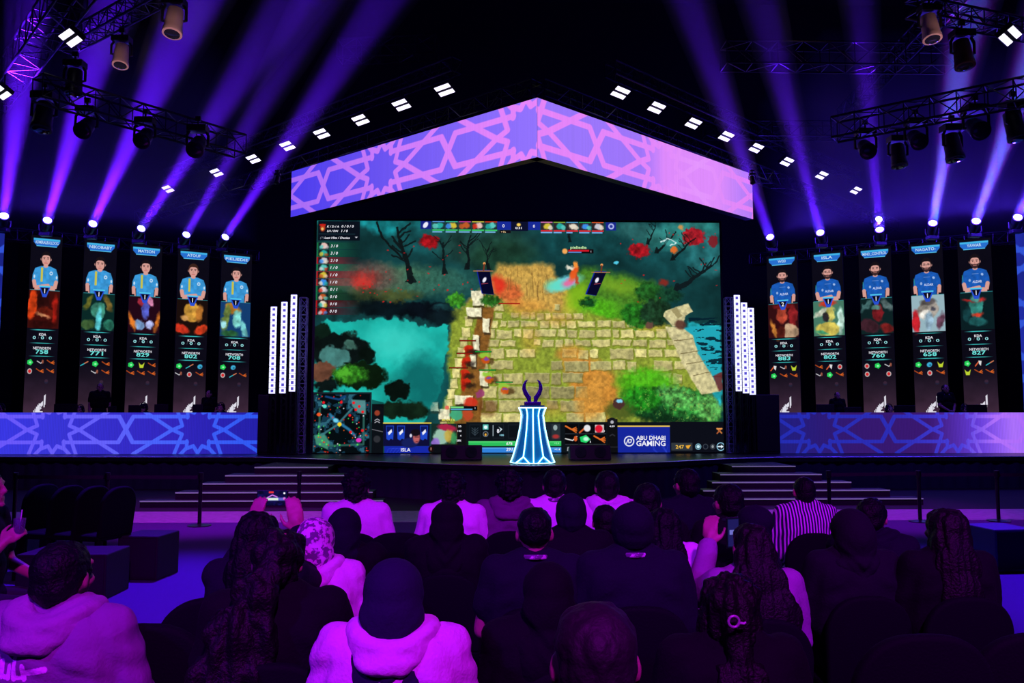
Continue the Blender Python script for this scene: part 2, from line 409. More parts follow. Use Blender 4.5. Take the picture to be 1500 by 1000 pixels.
# ------------------------------------------------------------------ the big game screen
def pA(x, y): return (440+x/4.6875, 310+y/4.6875)
def pB(x, y): return (740+x/4.545, 310+y/4.545)
def pC(x, y): return (440+x/4.6875, 480+y/4.6875)
def pD(x, y): return (740+x/4.545, 480+y/4.545)
def mp(f, *pts): return [f(*p) for p in pts]
X0, Y0, X1, Y1 = 458, 325, 1060, 663
def game_picture():
    c = Canvas(X0, Y0, X1, Y1, 1.9, (14, 48, 50)); rnd = random.Random(5)
    n1 = c.noise(60, 1); n2 = c.noise(14, 2); n3 = c.noise(5, 3, 3); n4 = c.noise(26, 4)
    fine = .75+.5*c.noise(4, 5, 3); gr = .6+.8*n2
    c.im *= (.5+1.1*n1+.4*n2)[..., None]
    c.warp(6, 12, 7)
    # upper left sky-teal clearing and ground
    c.poly(mp(pA, (180, 0), (870, 0), (830, 110), (560, 190), (380, 120)), (22, 128, 134), .9, 8, gr)
    c.poly(mp(pA, (90, 20), (320, 20), (260, 110), (90, 90)), (30, 150, 150), .7, 8)
    c.poly(mp(pA, (560, 0), (860, 60), (1000, 140), (930, 330), (700, 260)), (24, 92, 96), .6, 10, gr)
    c.ell(*pA(640, 480), 78, 22, (72, 112, 84), .85, 14, 0, fine)
    c.ell(*pA(960, 500), 50, 20, (46, 96, 84), .8, 14, 0, fine)
    c.ell(*pA(420, 470), 50, 24, (110, 70, 70), .6, 12, 0, fine)
    c.ell(*pA(1250, 220), 70, 38, (30, 62, 56), .8, 20, 0, gr)
    c.ell(*pA(1380, 330), 50, 30, (26, 58, 42), .8, 20, 0, gr)
    c.poly(mp(pB, (250, 60), (1430, 60), (1440, 420), (1100, 420), (700, 300), (300, 330)), (20, 72, 76), .6, 16, gr)
    c.ell(*pB(1180, 150), 60, 20, (50, 138, 132), .8, 12, -.2, gr)
    c.ell(*pB(1370, 300), 30, 30, (44, 120, 124), .7, 12, 0, gr)
    c.ell(*pB(900, 130), 36, 12, (52, 112, 110), .6, 10, .2, gr)
    # sandy road from the top, orange glow left
    c.poly(mp(pB, (-60, 360), (60, 350), (300, 370), (430, 520), (520, 780), (500, 900), (-220, 900), (-300, 640), (-150, 520)), (206, 162, 76), .95, 10, fine)
    c.poly(mp(pA, (1320, 480), (1420, 470), (1500, 520), (1500, 640), (1350, 620)), (206, 82, 44), .75, 10, fine)
    c.ell(*pA(1340, 510), 9, 14, (226, 40, 30), .8, 8)
    # grass field
    c.poly(mp(pB, (430, 430), (560, 370), (760, 420), (1000, 470), (1080, 560), (1060, 800), (760, 860), (560, 800), (440, 680)), (74, 128, 34), .95, 12, fine)
    c.ell(*pB(760, 500), 34, 10, (130, 172, 40), .7, 14, .2)
    c.ell(*pB(470, 590), 16, 26, (150, 200, 30), .7, 14, .3)
    c.ell(*pB(640, 660), 28, 14, (86, 190, 26), .75, 14, .2, fine)
    c.ell(*pB(590, 760), 40, 12, (168, 178, 52), .8, 14, .3, fine)
    # paving ground
    c.poly([(655, 458), (700, 440), (742, 448), (800, 458), (870, 466), (985, 478), (1035, 560), (1045, 625), (1045, 663), (640, 663), (655, 560)], (138, 154, 52), 1, 6, fine)
    c.poly(mp(pD, (350, 160), (560, 180), (700, 300), (760, 420), (700, 560), (690, 700), (430, 700), (440, 420)), (204, 130, 52), .9, 14, fine)
    c.ell(*pD(420, 190), 18, 10, (196, 140, 60), .8, 10)
    c.warp(1.6, 7, 11)
    def stone(x, y, w, h, lum=1.0, skew=0):
        k = rnd.uniform(.86, 1.08)*lum; col = (min(255, 204*k), min(255, 194*k), min(255, 126*k))
        p = [(x+skew, y), (x+w+skew*.8, y+rnd.uniform(-.6, .6)), (x+w, y+h), (x, y+h+rnd.uniform(-.5, .5))]
        c.poly([(a+1, b+1.3) for a, b in p], (104, 100, 40), .7, 1.6)
        c.poly(p, col, 1, 1.4, fine)
        c.line([p[0], p[1]], 1.0, (236, 230, 176), .4)
    y = 446.0; row = 0
    while y < 640:
        h = 12+(y-440)*.045+rnd.uniform(-1, 3)
        xl = 722-(y-400)*.22; xr = 740+(y-400)*1.9 if y < 470 else min(1030, 984+(y-470)*.42)
        x = xl+rnd.uniform(-6, 2)
        while x < xr:
            w = h*rnd.uniform(.75, 2.3)
            inorange = (860 < x < 905 and y > 545) or (830 < x < 870 and 515 < y < 530)
            inbush = x > 905 and y > 560 and (x-905)*.25+560 < y+30
            if not inorange and not (x > 900 and y > 552) and rnd.random() > .13 and not (742 < x < 790 and y < 458):
                hh = h*rnd.uniform(.74, .98)
                lum = .78 if (760 < x < 850 and 520 < y < 600) else 1.0
                stone(x, y+rnd.uniform(0, 1.5), w-3.2, hh-2.4, lum, rnd.uniform(-1, 1))
            x += w
        y += h
    for (x, y, rx, ry, al) in [(770, 452, 26, 12, .8), (815, 470, 22, 8, .5), (835, 518, 16, 9, .75), (775, 500, 14, 20, .35), (878, 560, 14, 14, .7), (862, 590, 20, 26, .8), (905, 600, 14, 16, .5), (800, 600, 26, 10, .3), (955, 478, 20, 5, .6)]: c.ell(x, y, rx, ry, (206, 146, 62), al, 12, 0, fine)
    # left broken wall of cream blocks with brown strip
    c.poly([(700, 452), (722, 452), (706, 560), (700, 662), (655, 662), (676, 560)], (128, 82, 34), .95, 3, fine)
    for k in range(13):
        yy = 452+k*15; xx = 690-k*3.6
        stone(xx-8, yy, 11, 13, 1.1)
    for (x, y, w, h) in [(688, 428, 17, 22), (680, 452, 22, 15), (704, 468, 10, 22), (690, 492, 9, 24), (664, 580, 26, 14), (640, 600, 16, 16), (628, 590, 12, 14), (700, 545, 12, 22), (686, 520, 8, 20)]:
        c.poly([(x+1, y+2), (x+w+2, y+2), (x+w+2, y+h+3), (x+2, y+h+3)], (50, 40, 28), .8, 2)
        c.poly([(x, y), (x+w, y+1), (x+w+1, y+h), (x+1, y+h-1)], (232, 226, 190), 1, 1.4, fine)
    # water on the left
    c.warp(7, 9, 21)
    c.poly(mp(pA, (150, 770), (430, 760), (620, 745), (860, 800), (1010, 790), (1000, 900), (980, 1000), (940, 1240), (830, 1480), (560, 1480), (80, 1260), (80, 880)), (28, 178, 166), 1, 3, .8+.4*n4)
    c.ell(*pC(640, 120), 40, 24, (66, 214, 200), .7, 26)
    c.ell(*pC(820, 400), 34, 40, (12, 96, 96), .85, 26)
    c.ell(*pC(640, 480), 30, 20, (20, 140, 132), .6, 14)
    # dark banks, rocks and bush
    for (x, y, rx, ry, col) in [(300, 640, 62, 16, (18, 34, 30)), (640, 680, 60, 12, (8, 18, 24)), (860, 690, 40, 14, (8, 14, 22)), (180, 700, 40, 14, (16, 54, 56)), (960, 740, 22, 10, (12, 24, 30)), (960, 670, 16, 5, (24, 60, 64))]:
        c.ell(*pA(x, y), rx, ry, col, .95, 5, 0, gr)
    for (x, y, rx, ry, col) in [(90, 60, 24, 14, (12, 30, 22)), (320, 80, 12, 9, (20, 46, 40)), (250, 170, 44, 24, (10, 18, 18)), (230, 210, 23, 15, (64, 116, 112)), (140, 310, 20, 16, (104, 66, 50)), (330, 130, 10, 6, (60, 100, 90)),
                                (400, 340, 38, 20, (10, 26, 12)), (440, 200, 12, 12, (8, 18, 14)), (660, 440, 20, 14, (8, 18, 14)), (700, 570, 40, 12, (16, 34, 22)), (170, 400, 18, 9, (10, 20, 20))]:
        c.ell(*pC(x, y), rx, ry, col, 1, 3, 0, gr)
    c.warp(5, 4, 31)
    c.ell(*pC(330, 330), 24, 13, (52, 132, 32), .9, 6, 0, .4+1.2*n3); c.ell(*pC(290, 320), 10, 7, (90, 190, 50), .8, 5)
    c.ell(*pA(640, 590), 34, 8, (84, 84, 34), .7, 6, 0, gr); c.ell(*pA(420, 570), 20, 10, (60, 70, 40), .7, 6, 0, gr)
    c.ell(*pA(1060, 620), 13, 11, (60, 140, 34), .95, 4, 0, .4+1.2*n3); c.ell(*pA(1300, 620), 14, 9, (34, 92, 28), .95, 4, 0, .4+1.2*n3)
    # red foliage and glow
    c.ell(*pA(868, 215), 14, 11, (166, 18, 26), .95, 3, 0, .5+n3); c.ell(*pA(420, 470), 22, 12, (190, 44, 44), .6, 10, 0, .4+1.2*n2)
    c.ell(*pA(410, 500), 14, 9, (216, 56, 48), .7, 8)
    c.ell(*pB(900, 262), 16, 10, (164, 20, 30), .95, 3, 0, .5+n3); c.ell(*pB(1275, 165), 17, 13, (160, 22, 34), .95, 3, 0, .5+n3); c.ell(*pB(1410, 190), 8, 9, (130, 26, 34), .9, 3)
    # bushes right
    c.ell(*pB(960, 540), 20, 14, (30, 84, 32), .95, 5, 0, .4+1.2*n3); c.ell(*pB(870, 700), 22, 18, (34, 110, 30), .95, 5, .6, .4+1.2*n3)
    c.ell(*pB(1010, 680), 24, 20, (24, 52, 34), .95, 5, 0, .4+1.2*n3); c.ell(*pB(1100, 560), 20, 12, (20, 60, 40), .9, 5, 0, .4+1.2*n3)
    c.ell(*pB(550, 615), 12, 7, (16, 66, 30), .95, 4, 0, .4+1.2*n3)
    c.ell(*pD(940, 380), 42, 22, (76, 176, 26), .95, 12, 0, fine); c.ell(*pD(1090, 520), 62, 26, (20, 66, 30), 1, 6, 0, .4+1.2*n3)
    c.ell(*pD(900, 480), 30, 18, (34, 128, 28), .9, 8, 0, .4+1.2*n3)
    c.ell(*pD(1250, 540), 44, 26, (44, 126, 50), .95, 5, .3, .3+1.4*n3); c.ell(*pD(1150, 470), 30, 15, (96, 170, 84), .7, 8, .3, .3+1.4*n3); c.ell(*pD(1360, 540), 20, 20, (110, 178, 92), .6, 8, 0, .3+1.4*n3)
    c.ell(*pD(760, 560), 22, 14, (62, 84, 30), .8, 8); c.rect(*pD(900, 590), *pD(1300, 640), (10, 34, 20), .6, None, 8)
    for k in range(90):
        x, y = rnd.uniform(930, 1055), rnd.uniform(570, 618); c.ell(x, y, 1.6, .8, (100+rnd.random()*70, 180, 80), .6, 1, rnd.random()*3)
    c.warp(0, 1)
    # right wall and water
    c.warp(3, 6, 41)
    c.poly(mp(pB, (1220, 740), (1440, 760), (1450, 1100), (1440, 1300), (1330, 1130)), (36, 176, 188), 1, 3, gr)
    c.poly(mp(pD, (1190, 0), (1450, 0), (1450, 300), (1380, 330), (1290, 180)), (34, 166, 184), 1, 3)
    m = c.noise(14, 9, 3, 4)
    r_ = c.sub(1004, 470, 1060, 560); sl, XX, YY = r_; c.put(sl, (m[sl] > .56)*((XX > 1010+(YY-470)*.4)), (6, 30, 44), .9)
    c.warp(1, 4, 51)
    wall = mp(pD, (1070, 0), (1180, 0), (1260, 60), (1290, 180), (1380, 320), (1440, 430), (1310, 450), (1260, 380), (1180, 240), (1130, 120))
    c.poly(wall, (202, 192, 142), 1, 2, fine)
    for t in (.25, .45, .62, .8):
        c.line(mp(pD, (1070+t*230, 420*t-10), (1200+t*220, 400*t-20)), 1.2, (110, 96, 60), .8)
    c.poly(mp(pD, (1390, 330), (1450, 300), (1455, 420), (1430, 430)), (110, 44, 44), .9, 2)
    c.poly(mp(pB, (1150, 640), (1230, 615), (1262, 670), (1210, 700), (1190, 770), (1120, 770), (1060, 700), (1070, 670)), (206, 196, 146), 1, 1.5, fine)
    c.poly(mp(pB, (1150, 640), (1190, 700), (1160, 720), (1110, 660)), (150, 138, 92), .8, 1.5); c.ell(*pB(1175, 760), 8, 7, (90, 52, 44), .9, 3)
    # tree trunks and branches
    c.warp(1.5, 6, 61)
    def tree(base, tip, w, col, nb=6, spread=14, seed=0):
        r = random.Random(seed); bx, by = base; tx, ty = tip
        pts = [(bx+(tx-bx)*t+r.uniform(-2, 2), by+(ty-by)*t) for t in (0, .25, .5, .75, 1)]
        for k in range(4): c.line(pts[k:k+2], w*(1-.2*k), col, .95)
        c.poly([(bx-w, by+2), (bx+w, by+2), (bx+w*.3, by-8), (bx-w*.3, by-8)], col, .9)
        for k in range(nb):
            t = r.uniform(.35, 1); x = bx+(tx-bx)*t; y = by+(ty-by)*t; sx = r.choice((-1, 1))*r.uniform(.4, 1)*spread
            c.line([(x, y), (x+sx*.5, y-r.uniform(3, 9)), (x+sx, y-r.uniform(8, 18))], max(.9, w*.28), col, .9)
    dk = (14, 22, 24)
    tree(pA(745, 490), pA(640, 120), 9, dk, 9, 22, 1); c.line(mp(pA, (680, 330), (540, 190), (500, 80)), 3, dk)
    tree(pA(1130, 400), pA(1150, 170), 5, dk, 7, 18, 2); tree(pA(975, 430), pA(960, 220), 5, (14, 26, 28), 6, 18, 3); tree(pA(1280, 400), pA(1270, 270), 3, dk, 7, 14, 4)
    tree(pB(960, 210), pB(1010, 90), 3, dk, 5, 12, 5); tree(pB(1020, 270), pB(1140, 160), 4, dk, 5, 10, 6); tree(pB(1130, 320), pB(1290, 170), 4, dk, 6, 12, 7)
    tree(pB(1160, 520), pB(1400, 360), 7, (16, 26, 30), 9, 16, 8); tree(pB(430, 200), pB(420, 140), 3, dk, 4, 10, 9)
    for k in range(60):
        x, y = rnd.choice([(rnd.uniform(560, 690), rnd.uniform(360, 430)), (rnd.uniform(880, 1055), rnd.uniform(330, 450)), (rnd.uniform(510, 620), rnd.uniform(410, 445))])
        c.ell(x, y, rnd.uniform(.6, 1.7), rnd.uniform(.5, 1.2), (214, 30, 34), .85, 1)
    for k in range(26): # cracks in the sandy road
        x = rnd.uniform(736, 800); y = rnd.uniform(390, 430); c.line([(x, y), (x+rnd.uniform(-1, 2), y+rnd.uniform(8, 28))], .8, (128, 92, 44), .6)
    # hanging pennants
    c.warp(0, 1)
    for P4, mid in ((mp(pA, (1200, 412), (1292, 412), (1324, 584), (1238, 576)), pA(1252, 478)), (mp(pB, (600, 405), (682, 405), (608, 570), (536, 560)), pB(612, 462))):
        c.poly([(x-1, y-.6) for x, y in P4], (20, 34, 150), 1); c.poly([(x*.92+mid[0]*.08, y*.95+(mid[1]+3)*.05) for x, y in P4], (8, 8, 40), 1)
        c.ell(mid[0], mid[1], 2.4, 4.2, (240, 238, 250), 1, 1, .5); c.line([(mid[0]-4, mid[1]+6), (mid[0]+5, mid[1]+5)], .8, (190, 70, 90))
        c.line([(P4[0][0]-5, P4[0][1]+1), (P4[1][0]+4, P4[1][1]+1)], 1.4, (170, 120, 80)); c.ell((P4[0][0]+P4[1][0])/2+1, P4[0][1]-10, 2, 2, (240, 160, 90)); c.line([((P4[0][0]+P4[1][0])/2+1, P4[0][1]-9), ((P4[0][0]+P4[1][0])/2, P4[0][1])], 2, (120, 50, 34))
    # small figures: plain coloured shapes
    c.warp(2, 4, 71)
    for x, y in ((1145, 155), (1130, 235), (1120, 320), (1125, 380)):
        px, py = pC(x, y); c.ell(px, py, 7, 5, (204, 44, 22), .95, 2); c.ell(px-3, py+6, 3, 7, (170, 30, 18), .9, 2); c.ell(px+6, py+5, 8, 4, (24, 14, 16), .7, 3)
    for x, y in ((1250, 215), (1275, 345), (1385, 420)):
        px, py = pC(x, y); c.ell(px+9, py+5, 7, 5, (60, 34, 12), .7, 3); c.ell(px, py-3, 8, 4, (150, 200, 60), .95, 2); c.ell(px+2, py+4, 6, 5, (206, 84, 24), .9, 2); c.ell(px+3, py+2, 4, 1.6, (110, 70, 190), .8, 1)
    c.ell(*pC(1160, 520), 10, 7, (206, 50, 30), .95, 3); c.ell(*pC(1225, 460), 7, 5, (150, 60, 110), .9, 2, -.8); c.ell(*pC(1060, 600), 9, 9, (60, 170, 130), .9, 3); c.ell(*pC(1140, 600), 8, 9, (190, 70, 40), .9, 3); c.ell(*pC(1280, 560), 14, 12, (90, 40, 20), .5, 6)
    c.ell(*pB(390, 485), 26, 9, (120, 226, 240), .9, 6, -.35); c.ell(*pB(330, 500), 14, 9, (90, 220, 190), .7, 8); c.ell(*pB(420, 480), 10, 5, (250, 90, 150), .8, 5, -.4)
    c.ell(*pB(455, 415), 5, 12, (240, 90, 30), .95, 3, .4); c.ell(*pB(468, 360), 4, 5, (250, 150, 60), .95, 2); c.ell(*pB(430, 380), 6, 3, (250, 240, 220), .9, 2, .3); c.ell(*pB(475, 460), 3, 8, (190, 60, 30), .9, 2)
    c.ell(*pB(1120, 205), 13, 5, (90, 200, 196), .5, 3); c.line(mp(pB, (1050, 205), (1100, 180), (1160, 205), (1110, 225)), 1.4, (220, 240, 240), .9); c.ell(*pB(1140, 255), 5, 5, (240, 110, 40), .9, 2); c.ell(*pB(1190, 100), 4, 4, (240, 150, 70), .8, 3)
    c.ell(*pB(745, 342), 3.4, 2.4, (90, 220, 250), .9, 1.5); c.ell(*pB(1065, 475), 7, 5, (140, 40, 32), .9, 3); c.ell(*pB(965, 765), 6, 5, (104, 72, 62), .95, 2)
    c.ell(*pD(752, 512), 9, 8, (74, 46, 44), 1, 2); c.ell(*pD(756, 495), 5, 3, (130, 210, 240), 1, 1.5)
    c.warp(0, 1)
    for x0_, y0_, x1_, col in ((1080, 100, 1195, (150, 24, 16)), (1060, 186, 1175, (150, 24, 16)), (1010, 285, 1140, (150, 24, 16)), (1185, 175, 1303, (24, 170, 60)), (1215, 300, 1335, (24, 170, 60)), (1330, 382, 1450, (24, 170, 60))):
        c.rect(*pC(x0_, y0_-5), *pC(x1_, y0_+5), (10, 20, 10)); c.rect(*pC(x0_+3, y0_-3), *pC(x1_-3, y0_+3), col)
    c.rect(*pA(1350, 637), *pA(1500, 645), (160, 30, 20)); c.rect(*pC(1020, 544), *pC(1205, 574), (8, 10, 14)); c.rect(*pC(1024, 547), *pC(1112, 558), (120, 220, 130)); c.rect(*pC(1024, 562), *pC(1172, 569), (90, 170, 220)); c.ell(*pC(998, 554), 3, 3, (230, 110, 90))
    c.rect(*pB(415, 254), *pB(590, 282), (18, 8, 12)); c.rect(*pB(418, 258), *pB(560, 270), (214, 24, 40)); c.rect(*pB(418, 272), *pB(508, 278), (100, 160, 240)); c.ell(*pB(395, 268), 4, 4, (246, 170, 90), 1, 2)
    # ---- panels of the game display
    dkp = (10, 14, 26)
    c.rect(*pA(95, 74), *pA(384, 210), dkp, .95); c.line(mp(pA, (100, 165), (350, 165)), .8, (30, 60, 70))
    c.ell(*pA(126, 122), 3.8, 5.4, (190, 60, 30), 1, 2); c.ell(*pA(124, 130), 2, 2.2, (230, 190, 110), 1, 1); c.rect(*pA(104, 96), *pA(146, 108), (200, 30, 24))
    c.poly(mp(pA, (350, 183), (370, 183), (360, 194)), (220, 220, 230))
    rows = [(22, 96, 60, 0), (22, 96, 60, 0), (160, 20, 34, 1), (40, 130, 80, 0), (160, 28, 36, 1), (150, 70, 66, 1), (36, 104, 60, 0), (28, 84, 50, 0), (130, 16, 30, 1), (100, 12, 26, 1)]
    pal = [(230, 190, 180), (40, 170, 160), (200, 200, 210), (90, 200, 190), (210, 190, 60), (60, 140, 230), (220, 210, 210), (190, 90, 40), (230, 220, 200), (210, 50, 30)]
    for i, (r0, g0, b0, f) in enumerate(rows):
        ya = 224+i*50
        t = np.clip((c.X-pA(90, 0)[0])/62, 0, 1); sl_ = c.sub(pA(90, 0)[0], pA(0, ya)[1], pA(395, 0)[0], pA(0, ya+46)[1])
        s_, XX, YY = sl_; mk = np.clip(1-(XX-pA(90, 0)[0])/66, 0, 1)*((YY > pA(0, ya)[1]) & (YY < pA(0, ya+47)[1]) & (XX > pA(90, 0)[0]))
        c.put(s_, mk, (r0, g0, b0), .9)
        c.rect(*pA(98, ya+2), *pA(174, ya+46), (40, 22, 26) if f else (18, 34, 38))
        c.warp(1.2, 3, 100+i); c.ell(*pA(138, ya+24), 5, 4.4, pal[i], 1, 2); c.ell(*pA(120, ya+32), 3, 3, (pal[(i+3) % 10]), .8, 2); c.ell(*pA(156, ya+34), 3, 2.6, pal[(i+6) % 10], .7, 2); c.warp(0, 1)
        c.rect(*pA(90, ya), *pA(98, ya+47), (190, 20, 30) if f else (26, 120, 70), .9)
    # top bar
    c.rect(*pA(805, 70), *pA(880, 126), (22, 34, 130)); c.ell(*pA(840, 98), 3.2, 5, (236, 236, 250), 1, 1, .6)
    c.rect(*pA(1335, 70), *pA(1440, 130), (24, 42, 150)); c.rect(*pA(1358, 132), *pA(1435, 152), (20, 14, 22))
    c.rect(*pB(30, 68), *pB(146, 132), (12, 16, 44)); c.rect(*pB(146, 68), *pB(228, 126), (24, 42, 150)); c.rect(*pB(675, 70), *pB(745, 126), (24, 38, 140)); c.ell(*pB(712, 98), 4.4, 4.4, (200, 210, 250), .9, 1.2); c.ell(*pB(712, 98), 2.4, 2.4, (24, 38, 140), .9, 1.2)
    c.ell(*pB(82, 90), 3, 2.4, (250, 210, 90), 1, 1.4)
    tops = [(90, 160, 240), (60, 200, 160), (210, 60, 170), (220, 210, 70), (230, 60, 30)]
    for i in range(5):
        xa = 888+i*92; c.rect(*pA(xa, 70), *pA(xa+84, 77), tops[i]); c.rect(*pA(xa, 78), *pA(xa+84, 126), (30, 46, 50))
        c.warp(1.5, 3, 120+i); c.ell(*pA(xa+50, 100), 5.5, 4.4, pal[(i*3+1) % 10], 1, 2); c.ell(*pA(xa+20, 106), 4, 4, pal[(i*2+3) % 10], .9, 2); c.warp(0, 1)
        c.rect(*pA(xa, 128), *pA(xa+84, 138), (60, 200, 110)); c.rect(*pA(xa, 141), *pA(xa+68+4*(i % 3), 150), (120, 180, 230))
        xb = 232+i*87; tc_ = [(230, 120, 190), (140, 180, 60), (90, 170, 220), (40, 170, 90), (230, 90, 40)][i]
        c.rect(*pB(xb, 68), *pB(xb+80, 75), tc_); c.rect(*pB(xb, 76), *pB(xb+80, 124), (46, 36, 40))
        c.warp(1.5, 3, 140+i); c.ell(*pB(xb+44, 100), 5.5, 4.4, pal[(i*7+4) % 10], 1, 2); c.ell(*pB(xb+66, 108), 3.5, 3.5, pal[(i*5+8) % 10], .9, 2); c.warp(0, 1)
        c.rect(*pB(xb, 126), *pB(xb+80, 135), (226, 30, 44)); c.rect(*pB(xb, 138), *pB(xb+(78, 55, 42, 70, 72)[i], 146), (120, 180, 240))
    # mini map
    c.rect(*pC(78, 450), *pC(482, 880), (24, 34, 42)); c.rect(*pC(88, 462), *pC(470, 866), (5, 12, 16))
    r2 = c.sub(*pC(88, 462), *pC(470, 866)); s_, XX, YY = r2; nn = c.noise(9, 77, 3)[s_]; ins = (XX > pC(90, 0)[0]) & (XX < pC(468, 0)[0]) & (YY > pC(0, 466)[1]) & (YY < pC(0, 862)[1])
    c.put(s_, (nn > .55)*ins, (22, 62, 84), .8); c.put(s_, (nn > .68)*ins, (50, 110, 130), .8)
    c.poly(mp(pC, (345, 500), (440, 505), (445, 600), (390, 590), (350, 545)), (90, 150, 150), .9, 2); c.poly(mp(pC, (95, 740), (160, 725), (200, 780), (190, 835), (110, 800)), (70, 150, 120), .9, 2)
    c.line(mp(pC, (130, 560), (130, 730)), 3, (50, 110, 100), .8, 1.5); c.line(mp(pC, (150, 735), (250, 670), (350, 560)), 3, (60, 120, 130), .9, 1.5); c.line(mp(pC, (190, 810), (430, 800), (430, 610)), 3, (50, 110, 100), .8, 1.5)
    c.line(mp(pC, (170, 480), (260, 500), (300, 480)), 3, (20, 70, 130), .9, 1.5); c.line(mp(pC, (200, 600), (240, 640), (330, 700), (370, 740)), 4, (50, 140, 190), .8, 2)
    for k in range(70):
        x, y = rnd.uniform(95, 462), rnd.uniform(466, 862); c.ell(*pC(x, y), .9, .9, rnd.choice([(230, 30, 30), (210, 30, 20), (60, 200, 90), (230, 230, 240), (220, 90, 30)]), .95, .8)
    for x, y in ((360, 522), (398, 546), (375, 568), (422, 583), (335, 606), (275, 518), (342, 718), (422, 708), (155, 520)): c.ell(*pC(x, y), 2.0, 2.0, (240, 26, 34), 1, 1)
    for x, y in ((125, 742), (150, 775), (135, 800), (180, 800), (200, 722), (126, 680), (268, 804), (390, 802)): c.ell(*pC(x, y), 1.3, 1.3, (80, 220, 90), 1, 1)
    c.ell(*pC(266, 666), 3, 3, (250, 210, 40), 1, 1); c.ell(*pC(125, 600), 3, 2.6, (240, 90, 40), 1, 1); c.ell(*pC(163, 545), 3, 2.6, (90, 220, 200), 1, 1); c.ell(*pC(398, 772), 4, 3, (230, 50, 190), 1, 1); c.ell(*pC(240, 640), 4, 3, (120, 220, 250), .9, 2)
    # panel column, player camera, portrait, bars, items
    c.rect(*pC(484, 530), *pC(565, 870), (12, 16, 22)); c.poly(mp(pC, (484, 530), (550, 550), (565, 560), (565, 520), (484, 500)), (8, 12, 14), .5)
    c.ell(*pC(521, 590), 4, 4, (150, 60, 40), 1, 1.5); c.line(mp(pC, (506, 640), (522, 630), (538, 640)), 1, (190, 190, 200)); c.line(mp(pC, (506, 655), (522, 645), (538, 655)), 1, (190, 190, 200)); c.line(mp(pC, (488, 700), (560, 716)), .8, (130, 130, 140)); c.ell(*pC(522, 765), 5, 5, (46, 48, 54), 1, 1.5)
    c.rect(*pC(565, 662), *pC(880, 812), (14, 14, 56)); c.rect(*pC(562, 654), *pC(892, 662), (240, 206, 70)); c.rect(*pC(573, 812), *pC(880, 868), (22, 40, 168))
    for k in range(5): c.line(mp(pC, (585+k*20, 868), (600+k*26, 830), (640+k*22, 826)), .6, (50, 80, 230), .6)
    for x in (610, 686, 842):
        c.poly(mp(pC, (x-28, 675), (x+26, 675), (x+22, 770), (x+6, 762), (x-6, 774), (x-24, 765)), (30, 70, 200)); c.poly(mp(pC, (x-24, 680), (x+22, 680), (x+20, 716), (x-22, 716)), (14, 22, 90)); c.poly(mp(pC, (x-14, 722), (x+10, 698), (x+14, 718), (x-8, 740)), (240, 240, 250))
    c.ell(*pC(745, 790), 12, 7, (20, 30, 90), 1, 2); c.ell(*pC(790, 756), 5, 8, (188, 96, 96), 1, 2); c.ell(*pC(784, 722), 7, 5, (20, 14, 22), 1, 1.5); c.ell(*pC(752, 742), 1.8, 2.6, (220, 220, 235), 1, 1); c.line(mp(pC, (780, 752), (808, 752)), .9, (20, 12, 20)); c.line(mp(pC, (786, 782), (800, 781)), .9, (110, 36, 44))
    c.rect(*pC(892, 662), *pC(1065, 800), (20, 46, 40)); c.warp(2, 5, 81); c.ell(*pC(960, 750), 11, 12, (150, 190, 170), 1, 3); c.ell(*pC(1000, 690), 14, 5, (170, 36, 70), 1, 2, .2); c.ell(*pC(1015, 745), 7, 9, (200, 170, 70), .9, 3); c.ell(*pC(920, 790), 6, 7, (150, 110, 210), .9, 2); c.ell(*pC(1045, 760), 4, 9, (60, 150, 90), .9, 2); c.warp(0, 1)
    c.rect(*pC(1068, 662), *pC(1130, 830), (14, 14, 18)); c.rect(*pC(892, 800), *pC(1130, 880), (12, 14, 20)); c.ell(*pC(890, 832), 4, 4.6, (30, 12, 14), 1, 1)
    c.rect(*pC(1130, 652), (X1-12), pC(0, 880)[1], (14, 20, 26)); c.rect(743, 619, 893, 663, (14, 20, 26))
    for x in (1190, 1350, 1455): c.rect(*pC(x-38, 668), *pC(x+38, 762), (26, 32, 40)); c.rect(*pC(x-34, 672), *pC(x+34, 756), (12, 18, 24))
    c.line(mp(pC, (1190, 740), (1190, 690)), 1, (60, 74, 84)); 
    for k in (-1, 1):
        for y in (700, 715, 730): c.line(mp(pC, (1190, y+10), (1190+k*22, y-10)), .9, (56, 70, 80))
    c.rect(*pC(1244, 668), *pC(1282, 702), (90, 190, 180)); c.ell(*pC(1263, 686), 2.6, 2.4, (230, 250, 250)); c.ell(*pC(1263, 732), 4, 4, (120, 130, 140)); c.ell(*pC(1263, 732), 3, 3, (30, 30, 30)); c.ell(*pC(1263, 736), 1.4, 1.8, (246, 180, 60)); c.poly(mp(pC, (1352, 682), (1378, 700), (1352, 724), (1366, 700)), (220, 240, 250)); c.rect(*pC(1312, 672), *pC(1316, 745), (200, 220, 230))
    c.rect(*pC(1146, 780), 820, pC(0, 812)[1], (44, 190, 92)); c.rect(*pC(1146, 780), 820, pC(0, 788)[1], (110, 230, 130), .6)
    c.rect(*pC(1146, 822), 820, pC(0, 856)[1], (50, 130, 220)); c.rect(*pC(1146, 822), 820, pC(0, 830)[1], (110, 180, 240), .6)
    c.rect(*pD(185, 640), *pD(360, 750), (26, 34, 44)); c.rect(*pD(300, 645), *pD(356, 745), (40, 50, 56)); c.ell(*pD(325, 668), 3, 4, (150, 170, 170)); c.ell(*pD(328, 726), 5, 3, (180, 50, 50), .9, 2)
    for ix, x in enumerate((434, 529, 620)):
        for iy, y in enumerate((676, 745)):
            c.rect(*pD(x-44, y-32), *pD(x+44, y+32), (8, 8, 12)); c.line(mp(pD, (x-42, y+32), (x+42, y+32)), .7, (60, 66, 76))
